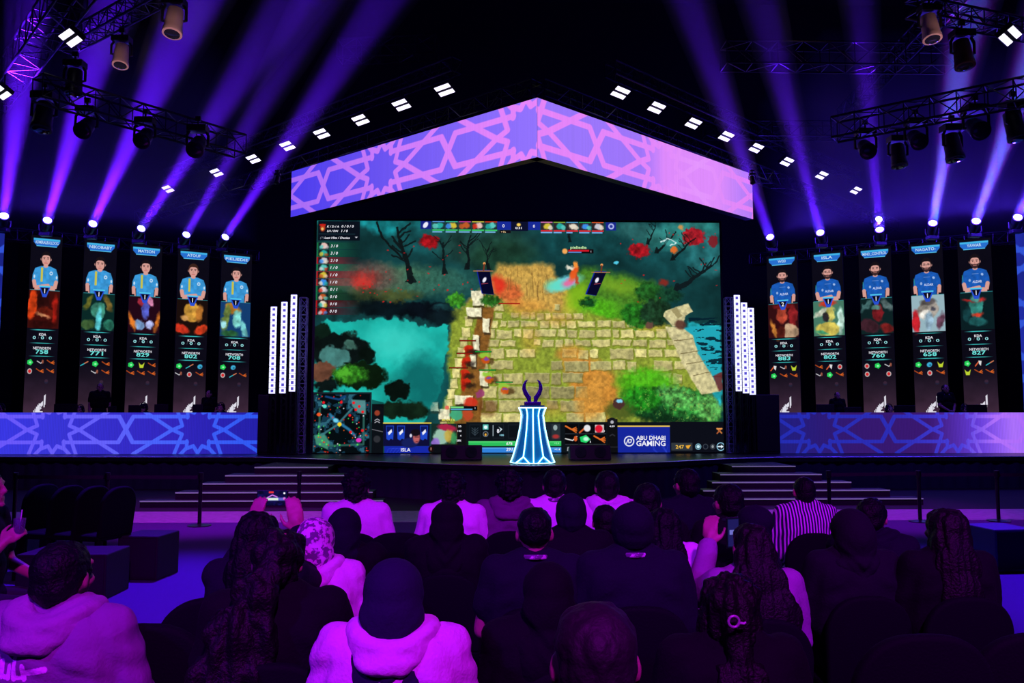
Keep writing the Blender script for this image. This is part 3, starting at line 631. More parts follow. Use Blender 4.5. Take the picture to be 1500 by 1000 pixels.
    def claw(f, x, y, k=1, col=(224, 110, 40)):
        for a in (-.55, -.2, .15, .5): c.line([f(x, y), f(x+34*k*math.cos(a), y+34*k*math.sin(a)+4)], 1.5*k, col)
        c.line([f(x, y), f(x-40*k, y-22*k)], 2.2*k, col)
    claw(pD, 434, 680); claw(pD, 624, 745)
    c.line(mp(pD, (488, 700), (530, 665)), 2.4, (210, 90, 40)); c.ell(*pD(538, 672), 5, 5, (230, 230, 235), 1, 1.5); c.rect(*pD(590, 650), *pD(650, 700), (210, 200, 200)); c.ell(*pD(616, 676), 5.5, 5.5, (220, 24, 50), 1, 1.5); c.line(mp(pD, (392, 740), (440, 752), (468, 726)), 1.6, (220, 220, 220)); c.ell(*pD(460, 740), 2.6, 4, (210, 90, 40)); c.poly(mp(pD, (488, 730), (530, 716), (560, 745), (530, 768), (495, 760)), (30, 210, 100)); c.ell(*pD(530, 742), 4, 3, (190, 250, 220), 1, 2); c.poly(mp(pD, (405, 795), (440, 790), (462, 800), (455, 818), (402, 820)), (150, 155, 160))
    c.rect(*pD(672, 612), *pD(742, 850), (14, 14, 18)); c.ell(*pD(705, 634), 7, 7, (22, 22, 28)); c.ell(*pD(705, 632), 2.4, 2.4, (180, 180, 190)); c.line(mp(pD, (690, 722), (706, 712), (722, 722)), 1.6, (46, 46, 54)); c.line(mp(pD, (672, 795), (742, 795)), .6, (60, 60, 70))
    # advert panel
    c.rect(*pD(742, 655), *pD(1092, 836), (22, 38, 156)); c.rect(*pD(742, 655), *pD(1092, 663), (246, 206, 80))
    for k in range(9):
        a = k*.7; c.line([pD(1020+60*math.cos(a+j*.8), 780+70*math.sin(a*1.3+j*.9)) if True else 0 for j in range(4)], .7, (46, 70, 210), .55)
    # little badge ring
    c.ell(*pD(818, 757), 7.6, 7.6, (240, 242, 250)); c.ell(*pD(818, 757), 6.0, 6.0, (22, 38, 156)); c.line(mp(pD, (800, 772), (812, 744), (816, 768)), 1.3, (240, 242, 250)); c.line(mp(pD, (822, 745), (834, 748), (830, 764), (820, 768)), 1.3, (240, 242, 250))
    c.rect(*pD(1095, 630), *pD(1456, 860), (12, 14, 24)); c.rect(*pD(1100, 768), *pD(1242, 818), (50, 56, 62)); c.poly(mp(pD, (1196, 786), (1232, 782), (1216, 806), (1204, 804)), (240, 170, 50)); c.line(mp(pD, (1410, 674), (1440, 704)), 2, (200, 120, 60)); c.line(mp(pD, (1440, 674), (1410, 706)), 2, (170, 90, 50)); c.line(mp(pD, (1410, 676), (1442, 676)), 2, (230, 150, 80))
    for x, r, cl in ((1281, 4.4, (130, 190, 210)), (1330, 4, (60, 66, 76)), (1378, 4, (60, 66, 76)), (1432, 6, (150, 210, 240))):
        c.ell(*pD(x, 793), r, r, cl); c.ell(*pD(x, 793), r-1.1, r-1.1, (14, 20, 34))
    c.ell(*pD(1281, 793), 2.4, 2.4, (200, 240, 250)); c.ell(*pD(1378, 793), 1.8, 2.2, (150, 156, 160)); c.line(mp(pD, (1414, 793), (1446, 793)), 1.8, (230, 245, 255)); c.poly(mp(pD, (1434, 780), (1450, 793), (1434, 806)), (230, 245, 255))
    return c
gp = game_picture()
sl_ = at(X0, Y1, SCR_Y); sr_ = at(X1, Y1, SCR_Y); st_ = at((X0+X1)/2, Y0, SCR_Y)
game = empty('game_screen', ((sl_.x+sr_.x)/2, SCR_Y, STAGE+.01), 0, 'huge LED screen showing a fantasy game map in the middle of the stage', 'LED screen')
GW = sr_.x-sl_.x; GZ0 = sl_.z; GH = st_.z-GZ0
gp.build('game_picture', rel(game, (sl_.x, SCR_Y-.03, GZ0)), (GW, 0, 0), (0, 0, GH), game)
MB().box(rel(game, (sl_.x-.06, SCR_Y-.02, STAGE+.01)), rel(game, (sr_.x+.06, SCR_Y+.25, GZ0+GH+.05))).build('cabinet', M_black, game)
def PG(x, y): return rel(game, (sl_.x+(x-X0)/(X1-X0)*GW, SCR_Y-.034, GZ0+(Y1-y)/(Y1-Y0)*GH))
Wt = (240, 240, 250); LG = (196, 236, 170)
def T(f, txt, x, y, h, w, col, sl=0): 
    k = 4.6875 if f in (pA, pC) else 4.545
    return (txt, *f(x, y), h/k, (w/k if w else None), col, sl)
texts = [T(pA, 'K / D / A', 198, 112, 14, 84, Wt, .2), T(pA, '0 / 0 / 0', 298, 110, 17, 84, Wt, .2), T(pA, 'LH / DN', 194, 143, 14, 74, Wt, .2), T(pA, '1 / 0', 278, 142, 17, 44, Wt, .2),
         T(pA, 'Last Hits / Denies', 228, 190, 14, 174, Wt, .2), T(pA, '(7)', 122, 190, 12, 26, (110, 116, 130), .2),
         T(pA, '0', 1384, 100, 22, None, Wt), T(pA, '+1k', 1384, 142, 12, 36, (230, 200, 150)), T(pB, '0:31', 81, 111, 14, 44, Wt), T(pB, '0', 186, 98, 20, None, Wt),
         T(pB, 'pieliedie', 488, 241, 19, 110, LG), T(pB, '1', 573, 268, 12, None, Wt),
         T(pC, 'ISLA', 718, 838, 22, 66, Wt), T(pC, 'MUERTA', 1008, 638, 14, 90, (230, 220, 90)), T(pC, '55', 1086, 680, 12, 20, Wt), T(pC, '140', 1084, 712, 12, 26, Wt), T(pC, '4', 1092, 744, 12, 8, Wt), T(pC, '28%', 1080, 776, 12, 32, Wt),
         T(pC, '1', 890, 832, 18, None, (246, 180, 150)), T(pC, '1', 1190, 558, 12, None, Wt), T(pC, '8', 1348, 712, 26, 16, Wt), T(pC, '100', 1374, 740, 12, 28, (150, 220, 240)),
         T(pC, '676', 1426, 796, 20, 42, Wt, .2), T(pC, '/ 676', 1490, 796, 20, 50, Wt, .2), T(pC, '291', 1426, 836, 20, 42, Wt, .2), T(pC, '/ 315', 1490, 836, 20, 50, Wt, .2),
         T(pD, '+2.6', 334, 771, 11, 34, (150, 240, 170)), T(pD, '+1.4', 337, 811, 12, 38, Wt), T(pD, '3', 559, 762, 12, None, Wt), T(pD, '1', 654, 692, 12, None, Wt), T(pD, '4:09', 705, 660, 11, 34, Wt),
         T(pD, 'ABU DHABI', 964, 736, 27, 196, Wt), T(pD, 'GAMING', 964, 772, 34, 196, Wt), T(pD, '247', 1158, 795, 22, 56, (240, 190, 70))]
for i, tt in enumerate(['3 / 0', '3 / 0', '2 / 0', '1 / 0', '1 / 0', '1 / 0', '0 / 1', '0 / 0', '0 / 0', '0 / 0']):
    texts.append(T(pA, tt, 209, 247+i*50, 19, 48, Wt, .2))
lettering(texts, PG, game)

# ------------------------------------------------------------------ tall player banners
ZT = at(66, 345.5, 21.3).z
def wing(pA_, pB_):       # the vertical plane through two pixel points at height ZT
    a = atz(*pA_, ZT); b = atz(*pB_, ZT); return a, b
def on_wing(a, b, px):    # where the sight line of column px meets that plane
    d = ray(px, 400); k = (b.y-a.y)/(b.x-a.x)
    t = (a.y-k*a.x)/(d.y-k*d.x); return Vector((d.x*t, d.y*t, 0))
wL = wing((66, 345.5), (346, 371)); wR = wing((1145.7, 374), (1428.7, 349.5))
def banner(w, x0, x1, name, kills, worth, teamL, pose, hair, beard, art, items, logo, label):
    a = on_wing(*w, x0); b = on_wing(*w, x1); L = (b-a).length
    zb = STAGE+.03; H = ZT-zb
    # picture units: width 150, height so that unit 712 falls on the desk line
    zd = at((x0+x1)/2, 603.5, (a.y+b.y)/2).z; U = (ZT-zd)/712; Hu = H/U
    root = empty('player_banner', ((a.x+b.x)/2, (a.y+b.y)/2, zb), 0, label, 'LED banner', 'tall player banners behind the desks')
    c = Canvas(0, 0, 150, Hu, .86, (12, 10, 22))
    t = np.clip((c.Y-500)/220, 0, 1)[..., None]; c.im = c.im*(1-t)+np.array((62, 40, 58))/255.0*t
    c.im *= (.9+.2*c.noise(30, 3, 2))[..., None]
    c.poly([(12, 12), (138, 12), (138, 26), (122, 43), (28, 43), (12, 28)], (40, 110, 205), 1, 2); c.rect(12, 12, 138, 20, (70, 190, 235), .9, None, 3); c.line([(28, 43), (122, 43)], 3, (90, 200, 240))
    skin = (214, 156, 146); dark = (30, 18, 24)
    jc = (58, 150, 214) if teamL else (26, 88, 178)
    hx = 75; hy = 96 if pose != 'low' else 100
    # shoulders and jersey
    c.poly([(hx-8, hy+12), (hx+8, hy+12), (hx+12, 132), (hx-12, 132)], skin, 1, 2)
    c.poly([(hx-22, 124), (hx+22, 124), (hx+50, 134), (hx+60, 160), (hx+62, 186), (hx+42, 190), (hx+40, 240), (hx-40, 240), (hx-42, 190), (hx-62, 186), (hx-60, 160), (hx-50, 134)], jc, 1, 2, .85+.3*c.noise(14, 8, 3))
    c.ell(hx, 124, 11, 6, skin, 1, 2)
    if teamL:
        c.rect(hx-22, 130, hx-12, 188, (214, 196, 60), .9); c.ell(hx+27, 152, 8, 8, (220, 235, 250), .85, 3); c.ell(hx+27, 152, 4, 3, jc); c.ell(hx-52, 168, 4, 7, (230, 240, 250), .8, 2); c.ell(hx+54, 168, 4, 7, (230, 240, 250), .8, 2)
    else:
        c.ell(hx+30, 150, 6, 5, (190, 210, 245), .8, 2, .5); c.ell(hx-26, 172, 5, 6, (200, 215, 245), .7, 2); c.line([(hx-14, 146), (hx+14, 146)], 2, (160, 185, 235), .6); c.line([(hx-58, 150), (hx-54, 190)], 3, (60, 190, 130), .6)
    if pose == 'folded':
        c.line([(hx-52, 188), (hx-46, 214), (hx+14, 204)], 18, skin, 1, 2); c.line([(hx+52, 188), (hx+46, 214), (hx-14, 208)], 18, skin, 1, 2); c.line([(hx-30, 216), (hx+34, 202)], 1.6, (150, 96, 92), .8, 2)
    else:
        c.line([(hx-54, 188), (hx-50, 236)], 17, skin, 1, 2); c.line([(hx+54, 188), (hx+50, 236)], 17, skin, 1, 2)
        if pose == 'low': c.line([(hx-50, 226), (hx-14, 238)], 16, skin, 1, 2); c.line([(hx+50, 226), (hx+14, 238)], 16, skin, 1, 2)
    # head
    c.ell(hx-22, hy, 4, 6, skin, 1, 2); c.ell(hx+22, hy, 4, 6, skin, 1, 2)
    c.ell(hx, hy-6, 24, 27, hair, 1, 2); c.ell(hx, hy+1, 20, 25, skin, 1, 2.5)
    c.poly([(hx-21, hy-12), (hx-16, hy-26), (hx+16, hy-26), (hx+21, hy-12), (hx+8, hy-17), (hx-8, hy-17)], hair, 1, 2)
    if beard: c.poly([(hx-19, hy+6), (hx-9, hy+10), (hx+9, hy+10), (hx+19, hy+6), (hx+14, hy+24), (hx, hy+29), (hx-14, hy+24)], dark, .85, 2.5)
    c.line([(hx-13, hy-7), (hx-5, hy-7)], 2.4, dark, .9); c.line([(hx+5, hy-7), (hx+13, hy-7)], 2.4, dark, .9); c.ell(hx-9, hy-2, 3, 1.8, dark, .9); c.ell(hx+9, hy-2, 3, 1.8, dark, .9)
    c.line([(hx, hy), (hx-2, hy+9), (hx+3, hy+9)], 1.5, (170, 104, 100), .8); c.line([(hx-7, hy+15), (hx+7, hy+15)], 2.6, (190, 80, 80) if not beard else (200, 130, 120), .9)
    if beard == 2: c.line([(hx-16, hy-2), (hx+16, hy-2)], 1.4, (10, 10, 14))
    # lower picture: plain colour study in the colours of the artwork
    y0, y1 = 222, 376
    c.rect(2, y0, 148, y1, art[0]); g = .6+.8*c.noise(22, 12, 3)
    c.warp(9, 22, 60+worth % 37)
    for (x, y, rx, ry, col, an) in art[1:]: c.ell(x, y0+y, rx, ry, col, .95, 7, an, g)
    c.warp(0, 1)
    c.rect(0, 376, 150, 384, (12, 10, 22)); c.rect(0, y0-8, 26, y0, (12, 10, 22), 1); c.rect(124, y0-8, 150, y0, (12, 10, 22), 1)
    c.line([(6, y0), (50, y0)], 2, (50, 150, 160)); c.line([(100, y0), (146, y0)], 2, (50, 150, 160))
    c.poly([(48, 206), (102, 206), (84, 250), (66, 250)], (40, 80, 210), 1, 2); c.poly([(56, 212), (94, 212), (82, 236), (68, 236)], (14, 12, 30), 1, 2); c.rect(48, 204, 102, 210, (80, 200, 235))
    for y in (383, 436, 488): 
        s_ = c.sub(14, y-2, 136, y+2); sl, XX, YY = s_; c.put(sl, (np.abs(YY-y) < 1.4)*np.clip(1-np.abs(XX-75)/64, 0, 1)*1.6, (60, 190, 190), 1)
    ic = {'g': (40, 210, 90), 'o': (220, 100, 34), 'w': (200, 200, 205), 'r': (210, 40, 44), 'y': (190, 210, 50), 'b': (60, 170, 210), 't': (50, 180, 190), 'h': (214, 90, 50)}
    for i, k in enumerate(items):
        if k == ' ': continue
        x = 22+(i % 3)*49; y = 514+(i//3)*35; col = ic[k]
        if k == 'o':
            for a_ in (-.5, -.1, .3): c.line([(x, y), (x+16*math.cos(a_), y+16*math.sin(a_))], 3, col)
            c.line([(x, y), (x-18, y-10)], 4, (170, 70, 26))
        elif k == 'g': c.poly([(x-12, y-8), (x+4, y-13), (x+15, y), (x+4, y+12), (x-13, y+6)], col, 1, 2); c.ell(x+1, y, 5, 4, (170, 250, 190), .9, 2)
        elif k == 'w': c.line([(x-16, y-6), (x+2, y+3), (x+12, y-8)], 3.5, col); c.ell(x+10, y-4, 5, 8, (150, 80, 60), .9, 2)
        elif k == 'r': c.ell(x, y, 11, 11, (190, 180, 180), 1, 2); c.ell(x, y, 7, 7, col, 1, 2)
        elif k == 'y': c.poly([(x-14, y-12), (x-4, y-2), (x+4, y-2), (x+14, y-12), (x+8, y+12), (x-8, y+12)], col, 1, 2)
        elif k == 't': c.line([(x-16, y+8), (x+16, y-9)], 4, col); c.line([(x+2, y-2), (x+16, y-9)], 4, (210, 110, 70))
        elif k == 'h': c.line([(x-14, y+10), (x+2, y-8)], 5, col); c.poly([(x, y-12), (x+14, y-10), (x+10, y+10), (x+2, y+2)], (220, 220, 220), 1, 2)
        else: c.ell(x, y, 12, 10, col, 1, 3, -.3); c.ell(x+3, y+2, 5, 3, (20, 60, 90), .8, 2)
    c.ell(102, 590, 9, 8, (34, 34, 56), .9, 2); c.ell(102, 586, 8, 6, (56, 36, 54), .9, 2)
    # white winged badge at the foot
    if logo:
        k = 1.0; bx = 48; by = 712 if logo == 1 else 712
        for i, (x, hgt) in enumerate(((0, 8), (6, 14), (12, 22), (18, 30), (24, 36))): c.rect(bx+x, by-hgt, bx+x+4, by, (222, 220, 232))
        c.poly([(bx+10, by), (bx+14, by-20), (bx+44, by-46), (bx+44, by-28), (bx+30, by-14), (bx+30, by-4), (bx+44, by-4), (bx+44, by)], (222, 220, 232)); c.poly([(bx+30, by-26), (bx+30, by-6), (bx+42, by-16)], (70, 50, 70)); c.poly([(bx+31, by-23), (bx+31, by-10), (bx+39, by-16.5)], (222, 220, 232)); c.rect(bx+47, by-66, bx+52, by-20, (222, 220, 232)); c.poly([(bx+47, by-66), (bx+55, by-72), (bx+55, by-30), (bx+50, by-30)], (222, 220, 232))
    d = (b-a); nrm = Vector((d.y, -d.x, 0)).normalized()
    if nrm.y > 0: nrm = -nrm
    c.build('player_picture', rel(root, (a.x+nrm.x*.01, a.y+nrm.y*.01, zb)), (d.x, d.y, 0), (0, 0, H), root)
    q = [a, b, b-nrm*.1, a-nrm*.1]; mb = MB()
    mb.add([rel(root, (p.x, p.y, zb)) for p in q]+[rel(root, (p.x, p.y, ZT)) for p in q], [(0, 3, 2, 1), (4, 5, 6, 7), (0, 1, 5, 4), (1, 2, 6, 5), (2, 3, 7, 6), (3, 0, 4, 7)])
    mb.build('cabinet', M_black, root)
    def PB(x, y): 
        p = a+d*(x/150)+nrm*.014; return rel(root, (p.x, p.y, ZT-y*U))
    cy = (150, 220, 225)
    it = [(name, 75, 27, 12, min(112, 13*len(name)), (190, 220, 245)), (kills, 75, 224, 18, None, (240, 240, 250)), ('KDA', 75, 401, 10, 34, (230, 230, 240)),
          ('0', 36, 414, 12, 15, cy), ('/', 56, 414, 9, 5, (70, 80, 90)), ('0', 75, 414, 12, 15, cy), ('/', 94, 414, 9, 5, (70, 80, 90)), ('0', 112, 414, 12, 15, cy), ('NETWORTH', 75, 456, 10, 84, (220, 220, 230)), (str(worth), 75, 470, 16, 60, (110, 225, 220))]
    if not teamL: it.append(('ALDAR', 82, 178, 10, 42, (200, 215, 245)))
    lettering(it, PB, root)
hk, hb, hr = (22, 16, 22), (58, 34, 28), (120, 60, 50)
red_art = [(60, 14, 12), (20, 60, 22, 60, (200, 60, 20), .1), (70, 50, 34, 46, (40, 12, 12), 0), (90, 90, 46, 20, (90, 24, 14), .2), (128, 80, 12, 60, (150, 26, 18), 0), (70, 100, 30, 7, (190, 130, 90), .3), (75, 140, 60, 20, (44, 10, 10), 0)]
banner(wL, 43.5, 89.5, 'ADMIRALBULLDOG', '1', 758, True, 'folded', hk, 0, red_art, 'gwo'+'roo', 1, 'tall banner of a man with folded arms in light blue jersey, NETWORTH 758, leftmost')
banner(wL, 122, 170, 'NIKOBABY', '1', 771, True, 'low', hk, 0, [(10, 40, 38), (75, 70, 34, 34, (60, 130, 110), 0), (30, 40, 12, 34, (110, 110, 40), .5), (120, 40, 12, 34, (110, 90, 40), -.5), (80, 110, 12, 50, (90, 200, 210), .1), (30, 130, 36, 22, (60, 90, 50), 0), (125, 130, 26, 22, (40, 110, 90), 0)], 'tgo'+' wo', 0, 'tall banner of a man with lowered arms in light blue jersey, NETWORTH 771')
banner(wL, 190, 236.5, 'MATSON', '1', 829, True, 'down', hk, 0, [(34, 8, 22), (78, 60, 20, 38, (80, 90, 190), 0), (60, 20, 14, 20, (190, 50, 70), .4), (100, 20, 14, 20, (210, 130, 170), -.4), (50, 120, 26, 20, (130, 170, 220), .3), (100, 120, 20, 18, (170, 180, 230), -.3), (20, 110, 10, 40, (220, 120, 40), -.3), (136, 110, 8, 40, (220, 120, 40), .3)], 'gyo'+'ooo', 1, 'tall banner of a young man in light blue jersey, NETWORTH 829')
banner(wL, 260, 306, 'ATOUF', '1', 802, True, 'folded', hb, 2 == 1, [(26, 14, 12), (75, 56, 38, 44, (204, 150, 60), 0), (40, 80, 16, 12, (190, 140, 80), 0), (70, 30, 26, 14, (230, 170, 60), -.3), (110, 60, 16, 36, (160, 100, 40), .2), (30, 132, 34, 20, (200, 50, 30), .3), (120, 132, 34, 20, (210, 60, 30), -.3)], 'gtb'+'wro', 1, 'tall banner of a man in light blue jersey above an orange portrait')
banner(wL, 324, 368.5, 'PIELIEDIE', '1', 708, True, 'down', hk, 0, [(20, 60, 110), (60, 30, 40, 24, (200, 130, 40), .3), (85, 75, 22, 38, (120, 200, 190), 0), (30, 70, 18, 60, (110, 130, 60), .2), (120, 120, 16, 40, (110, 190, 190), -.3), (20, 100, 14, 16, (150, 210, 220), 0), (50, 140, 40, 16, (40, 90, 50), 0)], 'gb '+'rto', 1, 'tall banner in light blue jersey, NETWORTH 708, next to the left light pillars')
banner(wR, 1123.5, 1168, 'W33', '2', 883, False, 'down', hk, 1, [(50, 14, 18), (68, 50, 26, 40, (180, 70, 50), 0), (70, 14, 40, 14, (120, 24, 30), 0), (120, 60, 22, 50, (130, 30, 34), 0), (30, 120, 12, 46, (190, 120, 50), -.4), (110, 125, 40, 34, (180, 150, 120), .2), (60, 130, 20, 30, (80, 26, 20), 0)], 'hwy'+'goo', 1, 'tall banner in dark blue jersey, NETWORTH 883, next to the right light pillars')
banner(wR, 1189.5, 1235, 'ISLA', '1', 802, False, 'folded', hk, 2, [(70, 120, 100), (70, 12, 40, 12, (210, 60, 40), 0), (40, 50, 40, 12, (220, 225, 200), -.5), (85, 55, 20, 34, (190, 180, 90), 0), (60, 70, 16, 20, (40, 34, 40), 0), (130, 90, 16, 60, (200, 235, 220), 0), (70, 125, 56, 34, (200, 180, 80), 0), (40, 140, 30, 8, (60, 150, 110), .3)], 'ohr'+'wgo', 0, 'tall banner of a bearded man with glasses and folded arms in dark blue jersey')
banner(wR, 1258.5, 1306, 'MIND_CONTROL', '1', 760, False, 'down', hk, 1, [(14, 34, 36), (80, 60, 26, 40, (110, 24, 30), 0), (30, 30, 12, 34, (70, 110, 110), .9), (124, 30, 12, 34, (80, 100, 100), -.9), (70, 40, 20, 12, (90, 150, 140), 0), (40, 120, 44, 28, (60, 30, 40), .3), (120, 130, 34, 20, (120, 30, 30), .3)], 'rgw'+'r r', 1, 'tall banner of a man in dark blue jersey, NETWORTH 760')
banner(wR, 1333, 1382, 'NAGATO-', '1', 658, False, 'down', hk, 2, [(150, 180, 190), (75, 60, 46, 40, (150, 140, 130), 0), (20, 110, 20, 50, (190, 26, 36), 0), (75, 30, 36, 16, (90, 84, 84), 0), (60, 80, 18, 20, (230, 225, 215), .3), (78, 110, 18, 40, (140, 170, 190), 0), (130, 110, 16, 36, (100, 60, 80), .3), (100, 60, 10, 8, (60, 60, 70), 0)], 'gby'+'oro', 1, 'tall banner in dark blue jersey above a pale grey and red portrait, NETWORTH 658')
banner(wR, 1404, 1453.5, 'YAWAR', '1', 827, False, 'folded', hk, 1, [(10, 30, 34), (70, 60, 32, 42, (50, 130, 120), 0), (40, 34, 20, 5, (200, 40, 40), .3), (96, 34, 16, 5, (190, 40, 40), -.3), (75, 92, 24, 10, (210, 60, 40), 0), (70, 24, 20, 16, (90, 160, 150), 0), (75, 120, 40, 20, (30, 90, 90), 0), (30, 90, 16, 30, (20, 60, 64), 0)], 'ght'+'yoo', 1, 'tall banner of a man with folded arms in dark blue jersey, NETWORTH 827, rightmost')

# partly seen lattice screens at both frame edges
def side_screen(w, x0, x1, ytop, label):
    a = on_wing(*w, x0); b = on_wing(*w, x1); zt = at(x1 if x0 < 0 else x0, ytop, b.y if x0 < 0 else a.y).z; zb = STAGE+.03
    root = empty('lattice_screen', ((a.x+b.x)/2, (a.y+b.y)/2, zb), 0, label, 'LED screen')
    c = Canvas(0, 0, 600, 1600, .12, (30, 40, 150)); c.im *= (.8+.4*c.noise(300, 3, 2))[..., None]
    for k in range(-1, 3):
        for j in range(0, 4):
            for l in star_lines(0): c.line([(300+x, 200+j*400+y) for x, y in l], 34, (50, 84, 215), .8)
    d = (b-a); nrm = Vector((d.y, -d.x, 0)).normalized()
    if nrm.y > 0: nrm = -nrm
    c.build('lattice_picture', rel(root, (a.x+nrm.x*.01, a.y+nrm.y*.01, zb)), (d.x, d.y, 0), (0, 0, zt-zb), root)
    q = [a, b, b-nrm*.1, a-nrm*.1]
    MB().add([rel(root, (p.x, p.y, zb)) for p in q]+[rel(root, (p.x, p.y, zt)) for p in q], [(0, 3, 2, 1), (4, 5, 6, 7), (0, 1, 5, 4), (1, 2, 6, 5), (2, 3, 7, 6), (3, 0, 4, 7)]).build('cabinet', M_black, root)
side_screen(wL, -90, 4, 342, 'blue lattice screen cut off by the left frame edge')
side_screen(wR, 1490, 1590, 342, 'blue lattice screen cut off by the right frame edge')
# ------------------------------------------------------------------ rig: trusses
def frame_from(d):
    d = Vector(d).normalized(); side = d.cross(Vector((0, 0, 1)))
    if side.length < .01: side = Vector((1, 0, 0))
    side.normalize(); up = side.cross(d).normalized(); return d, side, up
def truss(P, Q, size, label, name='lighting_truss', group=None, pitch=None, r=.024, m=None):
    P = Vector(P); Q = Vector(Q); m = m or M_truss
    root = empty(name, P.lerp(Q, .5), 0, label, 'truss', group)
    d, s, u = frame_from(Q-P); L = (Q-P).length; h = size/2
    P = P-root.location; Q = Q-root.location
    cs = [s*a*h+u*b*h for a, b in ((1, 1), (1, -1), (-1, -1), (-1, 1))]
    for c in cs: MB().tube(P+c, Q+c, r, 8).build('chord', m, root, smooth=True)
    n = max(2, int(round(L/(pitch or size*1.1)))); mb = MB()
    for k in range(n):
        a = P+d*(L*k/n); b = P+d*(L*(k+1)/n)
        for i in range(4):
            c0, c1 = cs[i], cs[(i+1) % 4]
            if k % 2: c0, c1 = c1, c0
            mb.tube(a+c0, b+c1, r*.5, 6)
            mb.tube(a+c0, a+c1, r*.5, 6)
    for i in range(4): mb.tube(Q+cs[i], Q+cs[(i+1) % 4], r*.5, 6)
    mb.build('bracing', m, root, smooth=True)
    return root
def trusspx(a, b, z, size, label, **k): return truss(atz(*a, z), atz(*b, z), size, label, **k)
trusspx((55, 128), (352, 214), 7.5, .42, 'black truss with hanging round spotlights in the upper left')
trusspx((1222, 190), (1530, 128), 7.5, .42, 'black truss with hanging round spotlights in the upper right')
ZV = FZ_T+.30
trusspx((205, 318), (786, 131), ZV, .36, 'black truss running along the top of the left half of the fascia')
trusspx((788, 131), (1310, 332), ZV, .36, 'black truss running along the top of the right half of the fascia')
trusspx((-40, 190), (118, -30), 8.85, .5, 'blue-glinting truss crossing the top left corner')
trusspx((498, 76), (640, 70), 10.2, .45, 'short truss high above the left half of the fascia')
trusspx((1060, 82), (1392, 86), 9.6, .5, 'upper of the level trusses over the right side')
trusspx((1030, 190), (1225, 192), 9.2, .4, 'lower of the level trusses over the right side')
trusspx((1236, 168), (1412, -20), 9.9, .34, 'slanting truss rising to the top right edge')
trusspx((96, 66), (300, -45), 9.15, .3, 'dark truss carrying the two pink-lit pale spotlights at the top left')
trusspx((1335, 10), (1540, 52), 9.1, .3, 'dark truss carrying the two warm-lit spotlights at the top right')
ZL = ZT+.30
wl0 = on_wing(*wL, -60); wl1 = on_wing(*wL, 372); wr0 = on_wing(*wR, 1105); wr1 = on_wing(*wR, 1560)
truss((wl0.x, wl0.y+.35, ZL-.30), (wl1.x, wl1.y+.35, ZL-.30), .3, 'black truss above the five left banners')
truss((wr0.x, wr0.y+.35, ZL-.30), (wr1.x, wr1.y+.35, ZL-.30), .3, 'black truss above the five right banners')

# ------------------------------------------------------------------ moving heads, beams
M_lens = mat('hot_lens', (.6, .7, 1), .3, emit=(.62, .74, 1), estr=6)
M_lensdark = mat('dark_lens', (.02, .02, .04), .08)
M_warmlit = mat('warm_lit_shell', (.72, .46, .42), .45, bump=.04, var=.12)  # white shells, the warm light on them put into the colour
def spot_fixture(loc, d, label, group=None, lit=False, s=1.0, hang=True, shell=None, cat='spotlight'):
    """head with lens, yoke and base; loc is the middle of the lens, d the way it shines"""
    shell = shell or M_fix; loc = Vector(loc); d = Vector(d).normalized()
    root = empty('stage_spotlight', loc, 0, label, cat, group)
    Q = d.to_track_quat('Z', 'Y').to_matrix().to_4x4(); body = Matrix.Translation(-d*.30*s) @ Q
    c = -d*.22*s; sg = 1 if hang else -1
    MB().lathe([(.06*s, -.12*s), (.105*s, -.10*s), (.115*s, .02*s), (.12*s, .12*s), (.125*s, .22*s), (.135*s, .24*s), (.135*s, .295*s), (.115*s, .30*s)], 20, body).build('head', shell, root, smooth=True)
    MB().lathe([(.112*s, .296*s), (.10*s, .304*s), (.04*s, .310*s)], 20, body).build('lens', M_lens if lit else M_lensdark, root, smooth=True)
    side = d.cross(Vector((0, 0, 1)))
    if side.length < .05: side = Vector((1, 0, 0))
    side.normalize(); mb = MB(); top = c+Vector((0, 0, sg*.27*s))
    for k in (-1, 1): mb.path([c+side*.13*k*s, c+side*.165*k*s, c+side*.165*k*s+Vector((0, 0, sg*.16*s)), top+side*.10*k*s, top], [.022*s]*5, 6)
    mb.build('yoke', M_fix, root)
    b = Matrix.Translation(top)
    MB().box((-.15*s, -.10*s, -.05*s), (.15*s, .10*s, .05*s), b).build('base', M_fix, root, bevel=.01)
    if hang:
        mb = MB(); mb.tube(top+Vector((0, 0, .05*s)), top+Vector((0, 0, .16*s)), .02, 8); mb.box((-.05, -.03, .12*s), (.05, .03, .20*s), b); mb.build('clamp', M_fix, root)
    return root
haze = bpy.data.materials.new('haze'); haze.use_nodes = True; nt = haze.node_tree; nt.nodes.clear()
_o = nt.nodes.new('ShaderNodeOutputMaterial'); _v = nt.nodes.new('ShaderNodeVolumeScatter'); _v.inputs['Density'].default_value = .15; nt.links.new(_v.outputs[0], _o.inputs['Volume'])
